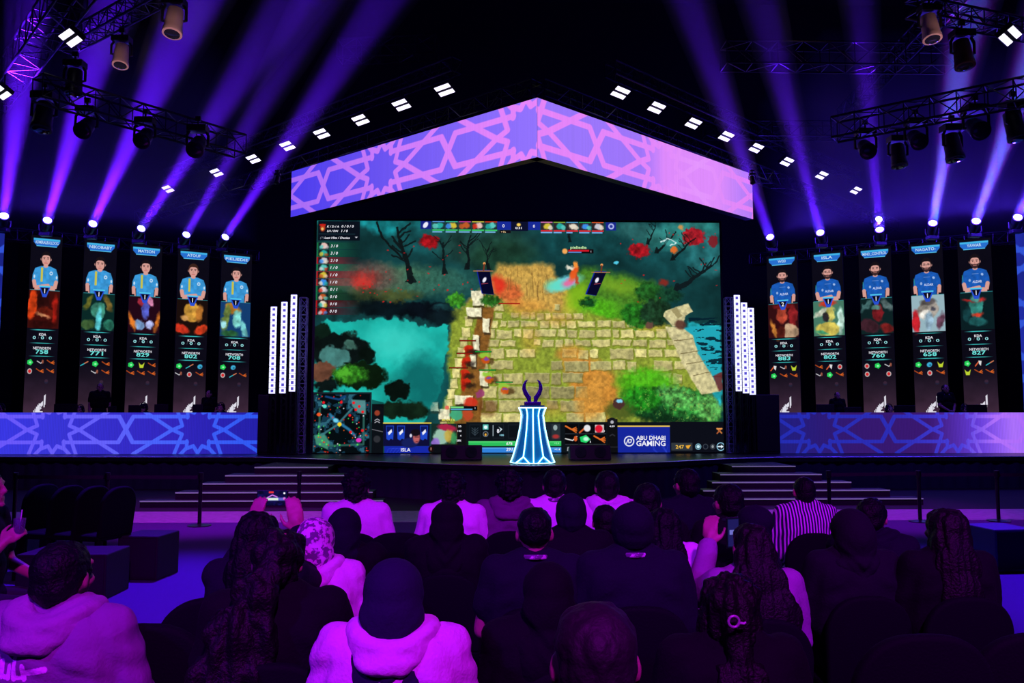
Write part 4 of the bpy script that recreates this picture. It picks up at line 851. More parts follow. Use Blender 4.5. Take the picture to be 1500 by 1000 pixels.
def beam(p, tgt, dY, energy, color, deg, label):
    S = atz(p[0], p[1], ZL); E = at(tgt[0], tgt[1], S.y-dY); d = (E-S).normalized(); L = (E-S).length*(1.12 if tgt[1] < 15 else 1.7)
    spot_fixture(S, d, label[0], None, lit=True, hang=False, s=.9)
    Sb = S+d*.04; Q = d.to_track_quat('Z', 'Y'); n = 28; r0 = .13; r1 = .13+L*math.tan(math.radians(deg/2))*(1.3 if color[1] > .1 else 1.05)
    vs = []
    for z, r in ((0, r0), (L, r1)): vs += [Q @ Vector((r*math.cos(2*PI*i/n), r*math.sin(2*PI*i/n), z)) for i in range(n)]
    mb = MB(); mb.add(vs, [(i, (i+1) % n, n+(i+1) % n, n+i) for i in range(n)]+[tuple(range(n))[::-1], tuple(range(n, 2*n))])
    o = mb.build('light_beam', haze); o.location = Sb
    tag(o, label[1], 'light beam', 'beams of light in the haze', 'stuff')
    l = bpy.data.lights.new('beam_lamp', 'SPOT'); l.energy = energy; l.color = color; l.spot_size = math.radians(deg); l.spot_blend = .35; l.shadow_soft_size = .09
    lo = bpy.data.objects.new('beam_lamp', l); COL.objects.link(lo); lo.location = S+d*.05; lo.rotation_euler = (-d).to_track_quat('Z', 'Y').to_euler()
    if color[1] > .1:
        l2 = bpy.data.lights.new('beam_lamp', 'SPOT'); l2.energy = energy*.75; l2.color = (.26, .0, .7); l2.spot_size = math.radians(deg*1.25); l2.spot_blend = .2; l2.shadow_soft_size = .09
        lo2 = bpy.data.objects.new('beam_lamp', l2); COL.objects.link(lo2); lo2.location = S+d*.05; lo2.rotation_euler = lo.rotation_euler
    g = bpy.data.lights.new('lens_glow', 'POINT'); g.energy = energy*(.0075 if S.x > 6.5 else .0022 if S.x > 0 else .0012); g.color = (.07, .02, 1); g.shadow_soft_size = .12
    go = bpy.data.objects.new('lens_glow', g); COL.objects.link(go); go.location = S+d*.12
V = (.105, .006, 1.0); Cy = (.0, .22, 1.0)
beams = [((6, 316), (44, 20), 5, 26000, V, 7.0, 'far left'), ((69.5, 322.5), (164, 0), 5, 30000, V, 7.5, 'above the leftmost banner'), ((136, 327.5), (290, -10), 5.5, 30000, V, 7.5, 'above the second banner from the left'),
         ((207, 334.5), (400, 40), 5, 18000, V, 6.5, 'above the third banner from the left'), ((273, 343.5), (395, 130), 4, 12000, V, 5.5, 'above the fourth banner from the left'), ((330, 347), (535, 40), 5, 20000, V, 6.0, 'above the fifth banner from the left'),
         ((1128, 347), (1030, 60), 5, 12000, V, 5.5, 'above the right light pillars'), ((1201.5, 340.5), (1122, 30), 5, 12000, V, 5.5, 'above the second banner of the right five'), ((1288.5, 336), (1264, 60), 4, 16000, V, 5.0, 'above the middle banner of the right five'),
         ((1366.5, 326.5), (1425, -10), 5, 30000, Cy, 6.5, 'above the fourth banner of the right five'), ((1430, 323.5), (1535, 20), 5, 30000, Cy, 6.5, 'above the rightmost banner'), ((1491, 318), (1590, 110), 4, 26000, Cy, 6.5, 'at the right frame edge')]
for p, t, dy, e, c, dg, w in beams:
    beam(p, t, dy, e*(1.7 if c is V else .75), c, dg, ('lit spotlight %s, shining up' % w, 'beam of light rising from the lamp %s' % w))
S2 = atz(1287.5, 321, ZL+.25); spot_fixture(S2, (-.1, -1, .25), 'small lit lamp just above another lamp over the middle right banner', None, True, .8, True)

# hanging fixtures seen as silhouettes or pale shells
def hang(px, py, z, d, label, s=1.2, shell=None): return spot_fixture(atz(px, py, z), d, label, None, False, s, True, shell)
hang(120, 192, 6.95, (.1, -.8, -.6), 'round black spotlight hanging from the upper left truss, leftmost of three')
hang(207, 207, 6.95, (.1, -.8, -.6), 'round black spotlight hanging from the upper left truss, middle of three')
hang(285, 220, 6.95, (.1, -.8, -.6), 'round black spotlight hanging from the upper left truss, rightmost of three', 1.3)
hang(60, 190, 7.0, (0, -.25, -1), 'black spotlight pointing straight down at the left end of the upper left truss', 1.4)
hang(107, 138, 7.6, (0, -.1, -1), 'dark spotlight pointing down over the upper left truss', 1.2)
hang(176, 96, 8.2, (.05, -.25, -1), 'pink-lit pale spotlight pointing down, lower of the two in the upper left', 1.1, M_warmlit)
hang(252, 50, 8.2, (.0, -.25, -1), 'pink-lit pale spotlight pointing down at the top edge, left of the fascia', 1.25, M_warmlit)
hang(1366, 58, 8.2, (.0, -.25, -1), 'pink-lit pale spotlight pointing down at the top edge, right side', 1.2, M_warmlit)
hang(1414, 98, 7.9, (.0, -.2, -1), 'dark copper spotlight pointing down in the upper right', 1.3, mat('dark_copper', (.10, .05, .035), .35, metal=.6))
hang(1272, 222, 6.95, (-.2, -.8, -.5), 'round black spotlight at the left end of the upper right truss', 1.25)
hang(1318, 244, 6.85, (0, -.2, -1), 'black spotlight pointing down under the upper right truss, left one', 1.25)
hang(1347, 208, 6.95, (-.2, -.8, -.5), 'round black spotlight below the middle of the upper right truss', 1.25)
hang(1400, 234, 6.85, (.05, -.2, -1), 'black spotlight pointing down under the upper right truss, between two beams', 1.4)
hang(1437, 192, 6.95, (-.2, -.8, -.5), 'round black spotlight below the upper right truss, right of a beam', 1.35)
hang(1492, 204, 6.85, (.1, -.2, -1), 'black spotlight pointing down at the right frame edge', 1.4)
for i, (x, y, w) in enumerate(((405, 268, 'left'), (1103, 268, 'right'))):
    spot_fixture(atz(x, y, FZ_B+.45), (0, -.5, -1), 'tiny pink lamp beside the %s end of the fascia' % w, None, False, .5, True)

# twin white panels along the V trusses
M_panel = mat('white_lamp_panel', (.8, .8, .85), .5, emit=(.86, .80, 1), estr=1.6)
def twin(px, py, z, along, label, s=1.0):
    p = atz(px, py, z); a = Vector(along).normalized()
    fn = Vector((0, -.62, -.78)); fn = (fn-a*fn.dot(a)).normalized(); b = a.cross(fn).normalized()
    M = Matrix((a, b, fn)).transposed().to_4x4()
    root = empty('twin_panel_lamp', p, 0, label, 'lamp', 'twin white panel lamps above the stage')
    MB().box((-.23*s, -.14*s, -.10*s), (.23*s, .14*s, -.008), M).build('housing', M_fix, root, bevel=.008)
    for k in (-1, 1): MB().box((-.215*s, k*.078*s-.048*s, -.008), (.215*s, k*.078*s+.048*s, .004), M).build('light_panel', M_panel, root)
    MB().tube(-fn*.10*s, -fn*.10*s+Vector((0, 0, .30)), .015, 8).build('hanger', M_fix, root)
zl = 8.7; dl = atz(246, 277, zl)-atz(651, 132, zl); dr = atz(1254, 279, zl)-atz(909, 136, zl)
names = ['first', 'second', 'third', 'fourth', 'fifth', 'sixth', 'seventh', 'eighth']
for i, (x, y) in enumerate(((651, 132), (588, 154), (528, 176), (471, 196), (421, 214), (371, 233), (317, 253), (246, 277))):
    twin(x, y, zl, dl, 'twin white panel lamp on the left of the stage peak, %s going outwards' % names[i], 1.0)
for i, (x, y) in enumerate(((909, 136), (962, 158), (1016, 181), (1064, 200), (1108, 217), (1153, 237), (1204, 257), (1254, 279))):
    twin(x, y, zl, dr, 'twin white panel lamp on the right of the stage peak, %s going outwards' % names[i], 1.0)
twin(103, 56, 8.3, (.8, -.7, 0), 'large twin white panel lamp in the top left corner', 1.05)
twin(2, 136, 8.0, (.8, -.7, 0), 'twin white panel lamp cut by the left frame edge', 1.0)
twin(1480, 53, 8.3, (.8, .7, 0), 'large twin white panel lamp in the top right corner', 1.1)
ZW = zl+.42
truss(atz(651, 132, zl)+Vector((0, 0, .45))-dl*.03, atz(246, 277, zl)+Vector((0, 0, .45)), .3, 'black truss carrying the left row of twin white lamps')
truss(atz(909, 136, zl)+Vector((0, 0, .45))-dr*.03, atz(1254, 279, zl)+Vector((0, 0, .45)), .3, 'black truss carrying the right row of twin white lamps')

# ------------------------------------------------------------------ light pillars
M_ring = mat('pillar_ring', (.8, .8, .9), .5, emit=(.80, .83, 1), estr=1.25, sample=True)
M_ringback = mat('pillar_back', (.06, .05, .30), .5, emit=(.05, .035, .20), estr=1)  # housing emits to carry the rings' bloom into their holes
ringmesh = None
def pillar(px, y0, y1, label):
    global ringmesh
    Y = 19.0; t = at(px, y0, Y); b = at(px, y1, Y); n = 16; p = (t.z-b.z)/n
    root = empty('light_pillar', (t.x, Y, STAGE+.01), 0, label, 'light pillar', 'light pillars beside the game screen')
    if ringmesh is None:
        mb = MB(); o, i_ = .068, .036
        for (x0, z0, x1, z1) in ((-o, -o, o, -i_), (-o, i_, o, o), (-o, -i_, -i_, i_), (i_, -i_, o, i_)): mb.box((x0, -.03, z0), (x1, .0, z1))
        ringmesh = mb.mesh('light_ring', M_ring)
    MB().box((-.050, .002, b.z-STAGE-.01), (.050, .08, t.z-STAGE)).build('housing', M_ringback, root)
    for k in range(n):
        o = bpy.data.objects.new('light_ring', ringmesh); COL.objects.link(o); o.parent = root; o.location = (0, 0, b.z-STAGE-.01+p*(k+.5)); o.scale = (1, 1, p/.146)
    mb = MB(); h = b.z-STAGE
    for x in (-.06, .06):
        for y in (.09, .2): mb.tube((x, y, 0), (x, y, h+.6), .012, 6)
    for k in range(int(h/.15)):
        z = k*.15; s = 1 if k % 2 else -1; mb.tube((-.06*s, .09, z), (.06*s, .09, z+.15), .006, 5); mb.tube((-.06*s, .2, z), (.06*s, .2, z+.15), .006, 5)
    mb.box((-.10, .02, 0), (.10, .26, .02)); mb.build('support_frame', M_truss, root)
pillar(401.5, 449, 576.5, 'white square-ring light pillar left of the game screen, shortest and outermost'); pillar(417, 442, 576, 'white square-ring light pillar left of the game screen, middle one'); pillar(431, 431.5, 573.5, 'white square-ring light pillar left of the game screen, tallest and innermost')
pillar(1079, 432, 573, 'white square-ring light pillar right of the game screen, tallest and innermost'); pillar(1089.5, 443, 576, 'white square-ring light pillar right of the game screen, middle one'); pillar(1099.5, 451, 578, 'white square-ring light pillar right of the game screen, shortest and outermost')
M_tower = mat('tower_metal', (.35, .38, .6), .4, metal=.2)  # truss metal with the pillars' bluish light put into its colour
for x, w in ((445.5, 'left'), (1066.5, 'right')):
    a = at(x, 436, 19.35); truss((a.x, a.y, STAGE+.02), a, .16, 'slim truss tower between the game screen and the %s light pillars' % w, name='truss_tower', pitch=.2, r=.014, m=M_tower)
M_speak = mat('speaker_cloth', (.006, .006, .011), .8, bump=.3, bscale=200)
for x0, x1, yt, w in ((381, 397, 578, 'left'), (1104, 1138, 578, 'right')):
    a = at(x0, yt, 19.3); b = at(x1, yt, 19.3)
    root = empty('stage_cabinet', ((a.x+b.x)/2, 19.45, STAGE+.005), 0, 'black cabinet between the %s light pillars and the desk' % w, 'cabinet')
    MB().box(rel(root, (a.x, 19.15, STAGE+.005)), rel(root, (b.x, 19.75, a.z))).build('body', M_black, root, bevel=.01)
    MB().box(rel(root, (a.x+.01, 19.13, STAGE+.06)), rel(root, (b.x-.01, 19.15, a.z-.03))).build('front_grille', M_speak, root)

# ------------------------------------------------------------------ neon pedestal and trophy
pb = atz(781.5, 680, STAGE); PX, PY = pb.x, pb.y+.36
kz = PY/FPX    # metres per photo pixel there
ped = empty('neon_pedestal', (PX, PY, STAGE+.003), 0, 'flared pedestal outlined in cyan-white neon at the centre of the stage edge', 'pedestal')
M_ped = mat('pedestal_shell', (.02, .30, .60), .35, bump=.03, emit=(.001, .06, .18), estr=1)  # shell emission added to strengthen the weak neon glow on it
M_neon = mat('neon_tube', (.6, .9, 1), .4, emit=(.38, .86, 1), estr=3.2, sample=True)
Hp = 80*kz
prof = [(.0, .47), (.11, .42), (.35, .335), (.62, .265), (.86, .225), (.93, .245), (1.0, .285)]
def pr(zf): return float(np.interp(zf, [p[0] for p in prof], [p[1] for p in prof]))*(31.5*kz/.47)
mb = MB(); mb.lathe([(pr(z), z*Hp) for z, _ in prof], 12); mb.build('column', M_ped, ped)
for nm, z0, z1, r in (('base_plate', 0, .012, .50), ('cap', Hp, Hp+.05, .27)):
    m_ = MB(); m_.lathe([(r*(31.5*kz/.47), z0+.0), (r*(31.5*kz/.47), z1)], 12); m_.build(nm, mat('pedestal_cap', (.02, .05, .18), .3), ped)
def pp(a, z, o=.012): 
    a = math.radians(a-90); r = (pr(z)+o); return Vector((r*math.cos(a), r*math.sin(a), max(.012, z*Hp)))
zs = [0, .11, .35, .62, .86, .93, 1.0]
lines_ = []
for a in (0, 90, 180, 270): lines_.append([pp(a, z) for z in zs])
for a in range(30, 360, 90):
    for aa in (a, a+30): pass
for a in (30, -30, 150, 210): 
    lines_.append([pp(a, z) for z in [.13, .35, .62, .86, .93, 1.0]]); s = 1 if a in (30, 150) else -1
    lines_.append([pp(a, .13), pp(a+22*s, 0)]); lines_.append([pp(a, .13), pp(a-20*s, 0)])
for z in (0, 1.0): lines_.append([pp(a, z) for a in range(0, 361, 30)])
for l in lines_: MB().path(l, .011, 6).build('neon_tube', M_neon, ped)
tr = empty('trophy', (PX, PY, STAGE+.003+Hp+.052), 0, 'dark purple trophy of two curved horns standing on the neon pedestal', 'trophy')
M_tro = mat('trophy_metal', (.13, .03, .55), .3, metal=.3)
u = kz/4.545
MB().box((-55*u, -40*u, 0), (55*u, 40*u, 22*u)).build('foot', M_tro, tr, bevel=.008)
for s in (-1, 1):
    pts = [(s*(187-x)*u, 0, (515-y)*u+.01) for x, y in ((168, 498), (162, 470), (142, 440), (131, 410), (133, 385), (142, 362), (156, 350))]
    MB().path(pts, [12*u, 15*u, 15*u, 13*u, 11*u, 7*u, 1.5*u], 12, flat=.7).build('horn', M_tro, tr, smooth=True)
    pts = [(s*(187-x)*u, 0, (515-y)*u+.01) for x, y in ((163, 505), (172, 480), (176, 460))]
    MB().path(pts, [8*u, 7*u, 2*u], 8, flat=.7).build('horn', M_tro, tr, smooth=True)

# floor monitors on the stage
for x, w in ((675, 'left'), (868, 'right')):
    p = atz(x, 675, STAGE); y_ = p.y+.5
    root = empty('stage_monitor', (p.x, y_, STAGE+.003), 0, 'dark wedge-shaped monitor speaker on the stage %s of the neon pedestal' % w, 'speaker')
    W_ = .42
    vs = [(-W_, -.22, 0), (W_, -.22, 0), (W_, .22, 0), (-W_, .22, 0), (-W_, -.10, .30), (W_, -.10, .30), (W_, .22, .22), (-W_, .22, .22)]
    MB().add(vs, [(0, 3, 2, 1), (4, 5, 6, 7), (0, 1, 5, 4), (1, 2, 6, 5), (2, 3, 7, 6), (3, 0, 4, 7)]).build('cabinet', M_black, root, bevel=.015)
    Mx = Matrix.Translation((0, -.165, .155)) @ Matrix.Rotation(math.radians(68), 4, 'X')
    for s in (-1, 1): MB().lathe([(.12, 0), (.12, .012), (.09, .012), (.03, .0)], 20, Mx @ Matrix.Translation((s*.2, 0, 0))).build('driver', M_speak, root, smooth=True)

# ------------------------------------------------------------------ monitors on the desks
TOPZ = STAGE+.702
def monitor(x0, x1, ytop, label):
    Y = DESK_Y+.45; a = at(x0, ytop, Y); b = at(x1, ytop, Y)
    root = empty('desk_monitor', ((a.x+b.x)/2, Y, TOPZ), 0, label, 'monitor')
    hw = (b.x-a.x)/2; h = a.z-TOPZ
    MB().box((-hw, 0, h-.36), (hw, .035, h)).build('panel', M_black, root, bevel=.006)
    MB().box((-hw+.015, .035, h-.345), (hw-.015, .037, h-.015)).build('screen', mat('monitor_glow', (.02, .02, .05), .3, emit=(.05, .09, .25), estr=1), root)
    MB().tube((0, .04, .01), (0, .04, h-.1), .02).build('stand', M_fix, root); MB().box((-.12, -.05, 0), (.12, .14, .012)).build('foot', M_fix, root)
for x0, x1, yt, lb in ((79, 113, 591.5, 'back of a dark monitor left of the standing man on the left desk'), (158, 170, 595, 'narrow end of a dark monitor right of the standing man on the left desk'), (188, 206, 593, 'dark monitor left of the capped head on the left desk'), (226, 246, 592, 'dark monitor right of the capped head on the left desk'), (282, 297, 592, 'dark monitor left of the rear standing figure on the left desk'),
                       (1196, 1222, 592, 'back of a dark monitor at the left end of the right desk'), (1237, 1262, 596, 'low dark monitor right of the dim man on the right desk'), (1310, 1341, 593.5, 'back of a dark monitor in the middle of the right desk'), (1416, 1446, 592.5, 'back of a dark monitor right of the man with clasped hands')):
    monitor(x0, x1, yt, lb)

# ------------------------------------------------------------------ belt barriers and boxes on the floor
M_post = mat('barrier_post', (.010, .010, .014), .3, metal=.3)
def stanchion(px, ybase, ytop, nxt, label):
    p = atz(px, ybase, 0); top = at(px, ytop, p.y).z
    root = empty('belt_barrier', p, 0, label, 'barrier post', 'belt barrier posts in front of the stage')
    MB().lathe([(.17, 0), (.17, .012), (.05, .03), (.028, .035)], 24).build('base', M_post, root, smooth=True)
    MB().tube((0, 0, .03), (0, 0, top), .028, 12).build('pole', M_post, root, smooth=True)
    MB().tube((0, 0, top-.10), (0, 0, top+.01), .036, 12).build('belt_head', M_post, root, smooth=True)
    if nxt:
        q = atz(nxt[0], nxt[1], 0); q = q-p
        MB().box((0, -.001, top-.08), (q.length, .001, top-.03), Matrix.Rotation(math.atan2(q.y, q.x), 4, 'Z')).build('belt', mat('belt_web', (.012, .010, .02), .8, bump=.2), root)
stanchion(20, 768, 693, (155, 769), 'black belt barrier post at the far left')
stanchion(155, 769, 693, (292, 770), 'black belt barrier post second from the left')
stanchion(292, 770, 693, None, 'black belt barrier post in front of the left stairs, standing on the open carpet')
stanchion(437, 770, 691, None, 'black belt barrier post right of the raised phone')
stanchion(1216, 768, 690, (1348, 764), 'black belt barrier post right of the striped shirt')
stanchion(1348, 764, 690, (1463, 763), 'black belt barrier post on the right, above the hooded figure')
stanchion(1463, 763, 690, (1600, 763), 'rightmost black belt barrier post')

M_boxcloth = mat('box_cloth', (.004, .004, .007), .8, bump=.2)
def floor_box(px0, px1, yb, yt, dep, rz, label, name='monitor_case', m=None):
    a = atz(px0, yb, 0); b = atz(px1, yb, 0); h = at((px0+px1)/2, yt, a.y).z; w = (b-a).length
    root = empty(name, ((a.x+b.x)/2, a.y+dep/2, 0), rz, label, 'case')
    MB().box((-w/2, -dep/2, .0), (w/2, dep/2, h)).build('body', m or M_boxcloth, root, bevel=.012)
    MB().box((-w/2+.02, -dep/2-.006, .03), (w/2-.02, -dep/2+.001, h-.03)).build('front_panel', M_speak, root)
    return root
floor_box(172, 234, 850, 785, .45, -.12, 'dark box on the blue-lit carpet beside the empty chairs')
floor_box(1455, 1520, 838, 775, .5, .1, 'dark blue box cut off by the right frame edge', m=mat('blue_box', (.05, .05, .12), .7))
floor_box(20, 152, 880, 812, .5, 0, 'low dark box behind the head of the man in the lilac hoodie')

# haze hanging above the two wings, behind the front trusses
thin = bpy.data.materials.new('thin_haze'); thin.use_nodes = True; nt = thin.node_tree; nt.nodes.clear()
_o = nt.nodes.new('ShaderNodeOutputMaterial'); _v = nt.nodes.new('ShaderNodeVolumeScatter'); _v.inputs['Density'].default_value = .035; nt.links.new(_v.outputs[0], _o.inputs['Volume'])
for w, e, lb in ((wL, .35, 'left'), (wR, 1.0, 'right')):
    a, b = w; x0, x1 = sorted((a.x, b.x)); x0 -= 3 if x0 < 0 else .3; x1 += .3 if x1 < 0 else 4
    cx, cyy, cz = (x0+x1)/2, (a.y+b.y)/2-.3, ZT+2.7
    o = MB().box((-(x1-x0)/2, -2.6, -2.2), ((x1-x0)/2, 2.6, 2.2)).build('haze_cloud', thin); o.location = (cx, cyy, cz)
    tag(o, 'faint blue haze hanging around the lamps above the %s banners' % lb, 'haze', None, 'stuff')
# ------------------------------------------------------------------ people
def cap_prim(p0, p1, r0, r1, n=12):
    p0 = Vector(p0); p1 = Vector(p1); d = p1-p0; Q = (d if d.length > 1e-5 else Vector((0, 0, 1))).to_track_quat('Z', 'Y'); L = d.length
    prof = [(r0*math.cos(a), -r0*math.sin(a)) for a in (1.35, .9, .45)]+[(r0, 0), (r1, L)]+[(r1*math.cos(a), L+r1*math.sin(a)) for a in (.45, .9, 1.35)]
    vs = []; fs = []
    for r, z in prof:
        for i in range(n): vs.append(p0+Q @ Vector((r*math.cos(2*PI*i/n), r*math.sin(2*PI*i/n), z)))
    for k in range(len(prof)-1):
        for i in range(n): fs.append((k*n+i, k*n+(i+1) % n, (k+1)*n+(i+1) % n, (k+1)*n+i))
    fs += [tuple(range(n))[::-1], tuple(range((len(prof)-1)*n, len(prof)*n))]
    return vs, fs
def ell_prim(c, r, rot=(0, 0, 0), n=20, m=12):
    c = Vector(c); R = Euler(rot).to_matrix(); vs = []; fs = []
    for k in range(m+1):
        a = -PI/2+PI*(k+.0)/m; a = max(-1.5, min(1.5, a))
        for i in range(n):
            b = 2*PI*i/n; vs.append(c+R @ Vector((r[0]*math.cos(a)*math.cos(b), r[1]*math.cos(a)*math.sin(b), r[2]*math.sin(a))))
    for k in range(m):
        for i in range(n): fs.append((k*n+i, k*n+(i+1) % n, (k+1)*n+(i+1) % n, (k+1)*n+i))
    fs += [tuple(range(n))[::-1], tuple(range(m*n, (m+1)*n))]
    return vs, fs
def blob(name, prims, voxel, smooth=4, disp=None, mats=None, post=None):
    """grows one continuous surface over overlapping capsules and ellipsoids"""
    V_ = []; F_ = []
    for p in prims:
        vs, fs = cap_prim(*p[1:]) if p[0] == 'c' else ell_prim(*p[1:])
        o = len(V_); V_ += [tuple(v) for v in vs]; F_ += [tuple(o+i for i in f) for f in fs]
    me = bpy.data.meshes.new(name); me.from_pydata(V_, [], F_)
    ob = bpy.data.objects.new(name, me); COL.objects.link(ob)
    r = ob.modifiers.new('r', 'REMESH'); r.mode = 'VOXEL'; r.voxel_size = voxel; r.adaptivity = 0
    if smooth: s = ob.modifiers.new('s', 'SMOOTH'); s.factor = .5; s.iterations = smooth
    dg = bpy.context.evaluated_depsgraph_get(); out = bpy.data.meshes.new_from_object(ob.evaluated_get(dg)); out.name = name
    bpy.data.objects.remove(ob); bpy.data.meshes.remove(me)
    out.materials.clear()
    n = len(out.vertices)
    if disp or post:
        co = np.empty(n*3, np.float32); out.vertices.foreach_get('co', co); co = co.reshape(-1, 3)
        if disp:
            no = np.empty(n*3, np.float32); out.vertex_normals.foreach_get('vector', no); no = no.reshape(-1, 3)
            co = co+no*disp(co)[:, None]; out.vertices.foreach_set('co', co.astype(np.float32).reshape(-1))
    for m in (mats or []): out.materials.append(m)
    out.polygons.foreach_set('use_smooth', [True]*len(out.polygons))
    if post: post(out, co)
    out.update(); return out
_g = np.random.RandomState(11).rand(32, 32, 32)
def n3(co, sx, sy, sz, off=0):
    p = co*np.array([sx, sy, sz])+off; i = np.floor(p).astype(int); f = p-i; f = f*f*(3-2*f); r = 0
    for dx in (0, 1):
        for dy in (0, 1):
            for dz in (0, 1):
                w = (f[:, 0] if dx else 1-f[:, 0])*(f[:, 1] if dy else 1-f[:, 1])*(f[:, 2] if dz else 1-f[:, 2])
                r = r+w*_g[(i[:, 0]+dx) % 32, (i[:, 1]+dy) % 32, (i[:, 2]+dz) % 32]
    return r-.5
# joints of a seated figure facing +y, head top at 1.30
REST = {'sh': (.175, .0, 1.02), 'el': (.235, .05, .75), 'wr': (.15, .27, .66), 'hd': (.09, .38, .63)}
def hand(w, d, nrm, side, k=1.0, curl=.5, spread=.16):
    """palm, five fingers with two bends, thumb from the side of the palm; d: towards the fingers, nrm: palm side"""
    w = Vector(w); d = Vector(d).normalized(); nrm = Vector(nrm); nrm = (nrm-d*nrm.dot(d)).normalized(); s = d.cross(nrm)*side
    P = [('c', w, w+d*.05*k, .024*k, .026*k)]
    for j, (o, L) in enumerate(((.030, .072), (.010, .082), (-.011, .076), (-.030, .060))):
        a = w+d*.045*k+s*o*.85*k; b = w+d*.092*k+s*o*k; P.append(('c', a, b, .0125*k, .0115*k))
        dd = (d+s*o*spread*30*.2).normalized(); p1 = b+(dd*math.cos(curl*.5)+nrm*math.sin(curl*.5))*L*.42*k; p2 = p1+(dd*math.cos(curl*1.2)+nrm*math.sin(curl*1.2))*L*.32*k; p3 = p2+(dd*math.cos(curl*1.9)+nrm*math.sin(curl*1.9))*L*.26*k
        P += [('c', b, p1, .0095*k, .0088*k), ('c', p1, p2, .0088*k, .008*k), ('c', p2, p3, .008*k, .0066*k)]
    t0 = w+d*.02*k+s*.026*k; t1 = t0+(d*.6+s*.7+nrm*.25).normalized()*.04*k; t2 = t1+(d*.85+s*.3+nrm*.35).normalized()*.032*k; t3 = t2+(d*.9+nrm*.4).normalized()*.024*k
    P += [('c', t0, t1, .014*k, .011*k), ('c', t1, t2, .011*k, .0095*k), ('c', t2, t3, .0095*k, .0075*k)]
    return P
def arms(pose):
    out = {}
    for s, nm in ((-1, 'L'), (1, 'R')):
        if nm in pose: out[nm] = [Vector(v) for v in pose[nm]]
        else: out[nm] = [Vector((REST[k][0]*s, REST[k][1], REST[k][2])) for k in ('sh', 'el', 'wr', 'hd')]
    return out
def body_prims(pose, female=False, stand=False):
    A = arms(pose); P = []
    P += [('e', (0, .012, 1.200), (.074, .094, .098)), ('e', (0, .055, 1.145), (.056, .056, .062)), ('c', (0, -.012, 1.03), (0, .006, 1.14), .056, .052)]
    P += [('e', (s*.078, .012, 1.175), (.010, .020, .031), (0, 0, s*.25)) for s in (-1, 1)]
    P += [('c', (0, .106, 1.20), (0, .122, 1.172), .009, .012), ('c', (0, .112, 1.170), (0, .116, 1.168), .014, .010), ('c', (-.020, .104, 1.136), (.020, .104, 1.136), .009, .009), ('c', (-.018, .103, 1.125), (.018, .103, 1.125), .009, .009), ('e', (0, .102, 1.10), (.022, .018, .016)), ('c', (-.05, .085, 1.222), (.05, .085, 1.222), .012, .012), ('e', (-.046, .075, 1.165), (.022, .026, .022)), ('e', (.046, .075, 1.165), (.022, .026, .022))]
    sw = .165 if not female else .145
    P += [('c', (-sw*.8, -.01, 1.015), (sw*.8, -.01, 1.015), .062, .062), ('e', (0, -.005, .90), (.165 if not female else .145, .112, .15)), ('e', (0, .0, .72), (.135, .105, .14)), ('e', (0, .0, .56), (.165, .13, .115)), ('c', (-.07, -.01, 1.045), (.07, -.01, 1.045), .045, .045)]
    for s, nm in ((-1, 'L'), (1, 'R')):
        sh, el, wr, hd = A[nm]
        P += [('c', sh, el, .054, .043), ('c', el, wr, .041, .027)]
        P += hand(wr, hd-wr, pose.get('n'+nm, (0, .2, -1)), pose.get('s'+nm, -s), 1.0, pose.get('c'+nm, .45))
        if stand: P += [('c', (s*.09, 0, .52), (s*.10, .01, .06), .095, .062), ('c', (s*.10, .01, .06), (s*.10, -.01, -.36), .060, .042), ('c', (s*.10, -.02, -.385), (s*.115, .13, -.40), .042, .034)]
        else: P += [('c', (s*.085, .02, .54), (s*.12, .44, .53), .088, .062), ('c', (s*.12, .45, .51), (s*.12, .44, .10), .058, .040), ('c', (s*.12, .42, .06), (s*.13, .60, .04), .042, .034)]
    return P
M_skin = mat('skin', (.42, .24, .18), .5, bump=.08, bscale=120, var=.08)
M_skindark = mat('skin_shadow_tone', (.22, .11, .08), .5, bump=.08, bscale=120, var=.08)
M_eye = mat('eye_dark', (.02, .015, .015), .2)
M_lip = mat('lips', (.32, .12, .11), .5)
def face_post(me, co):
    c = np.empty(len(me.polygons)*3, np.float32); me.polygons.foreach_get('center', c); c = c.reshape(-1, 3)
    mi = np.zeros(len(c), np.int32)
    for s in (-1, 1): mi[(np.abs(c[:, 0]-s*.031) < .012) & (np.abs(c[:, 2]-1.193) < .006) & (c[:, 1] > .07)] = 1
    mi[(np.abs(c[:, 0]) < .024) & (np.abs(c[:, 2]-1.131) < .0075) & (c[:, 1] > .09)] = 2
    me.polygons.foreach_set('material_index', mi)
_bodies = {}
def get_body(key, pose, female, stand, vox=.009):
    k = (key, female, stand)
    if k not in _bodies: _bodies[k] = blob('body', body_prims(pose, female, stand), vox, 2, None, [M_skin, M_eye, M_lip], face_post)
    return _bodies[k]
_cl = {}
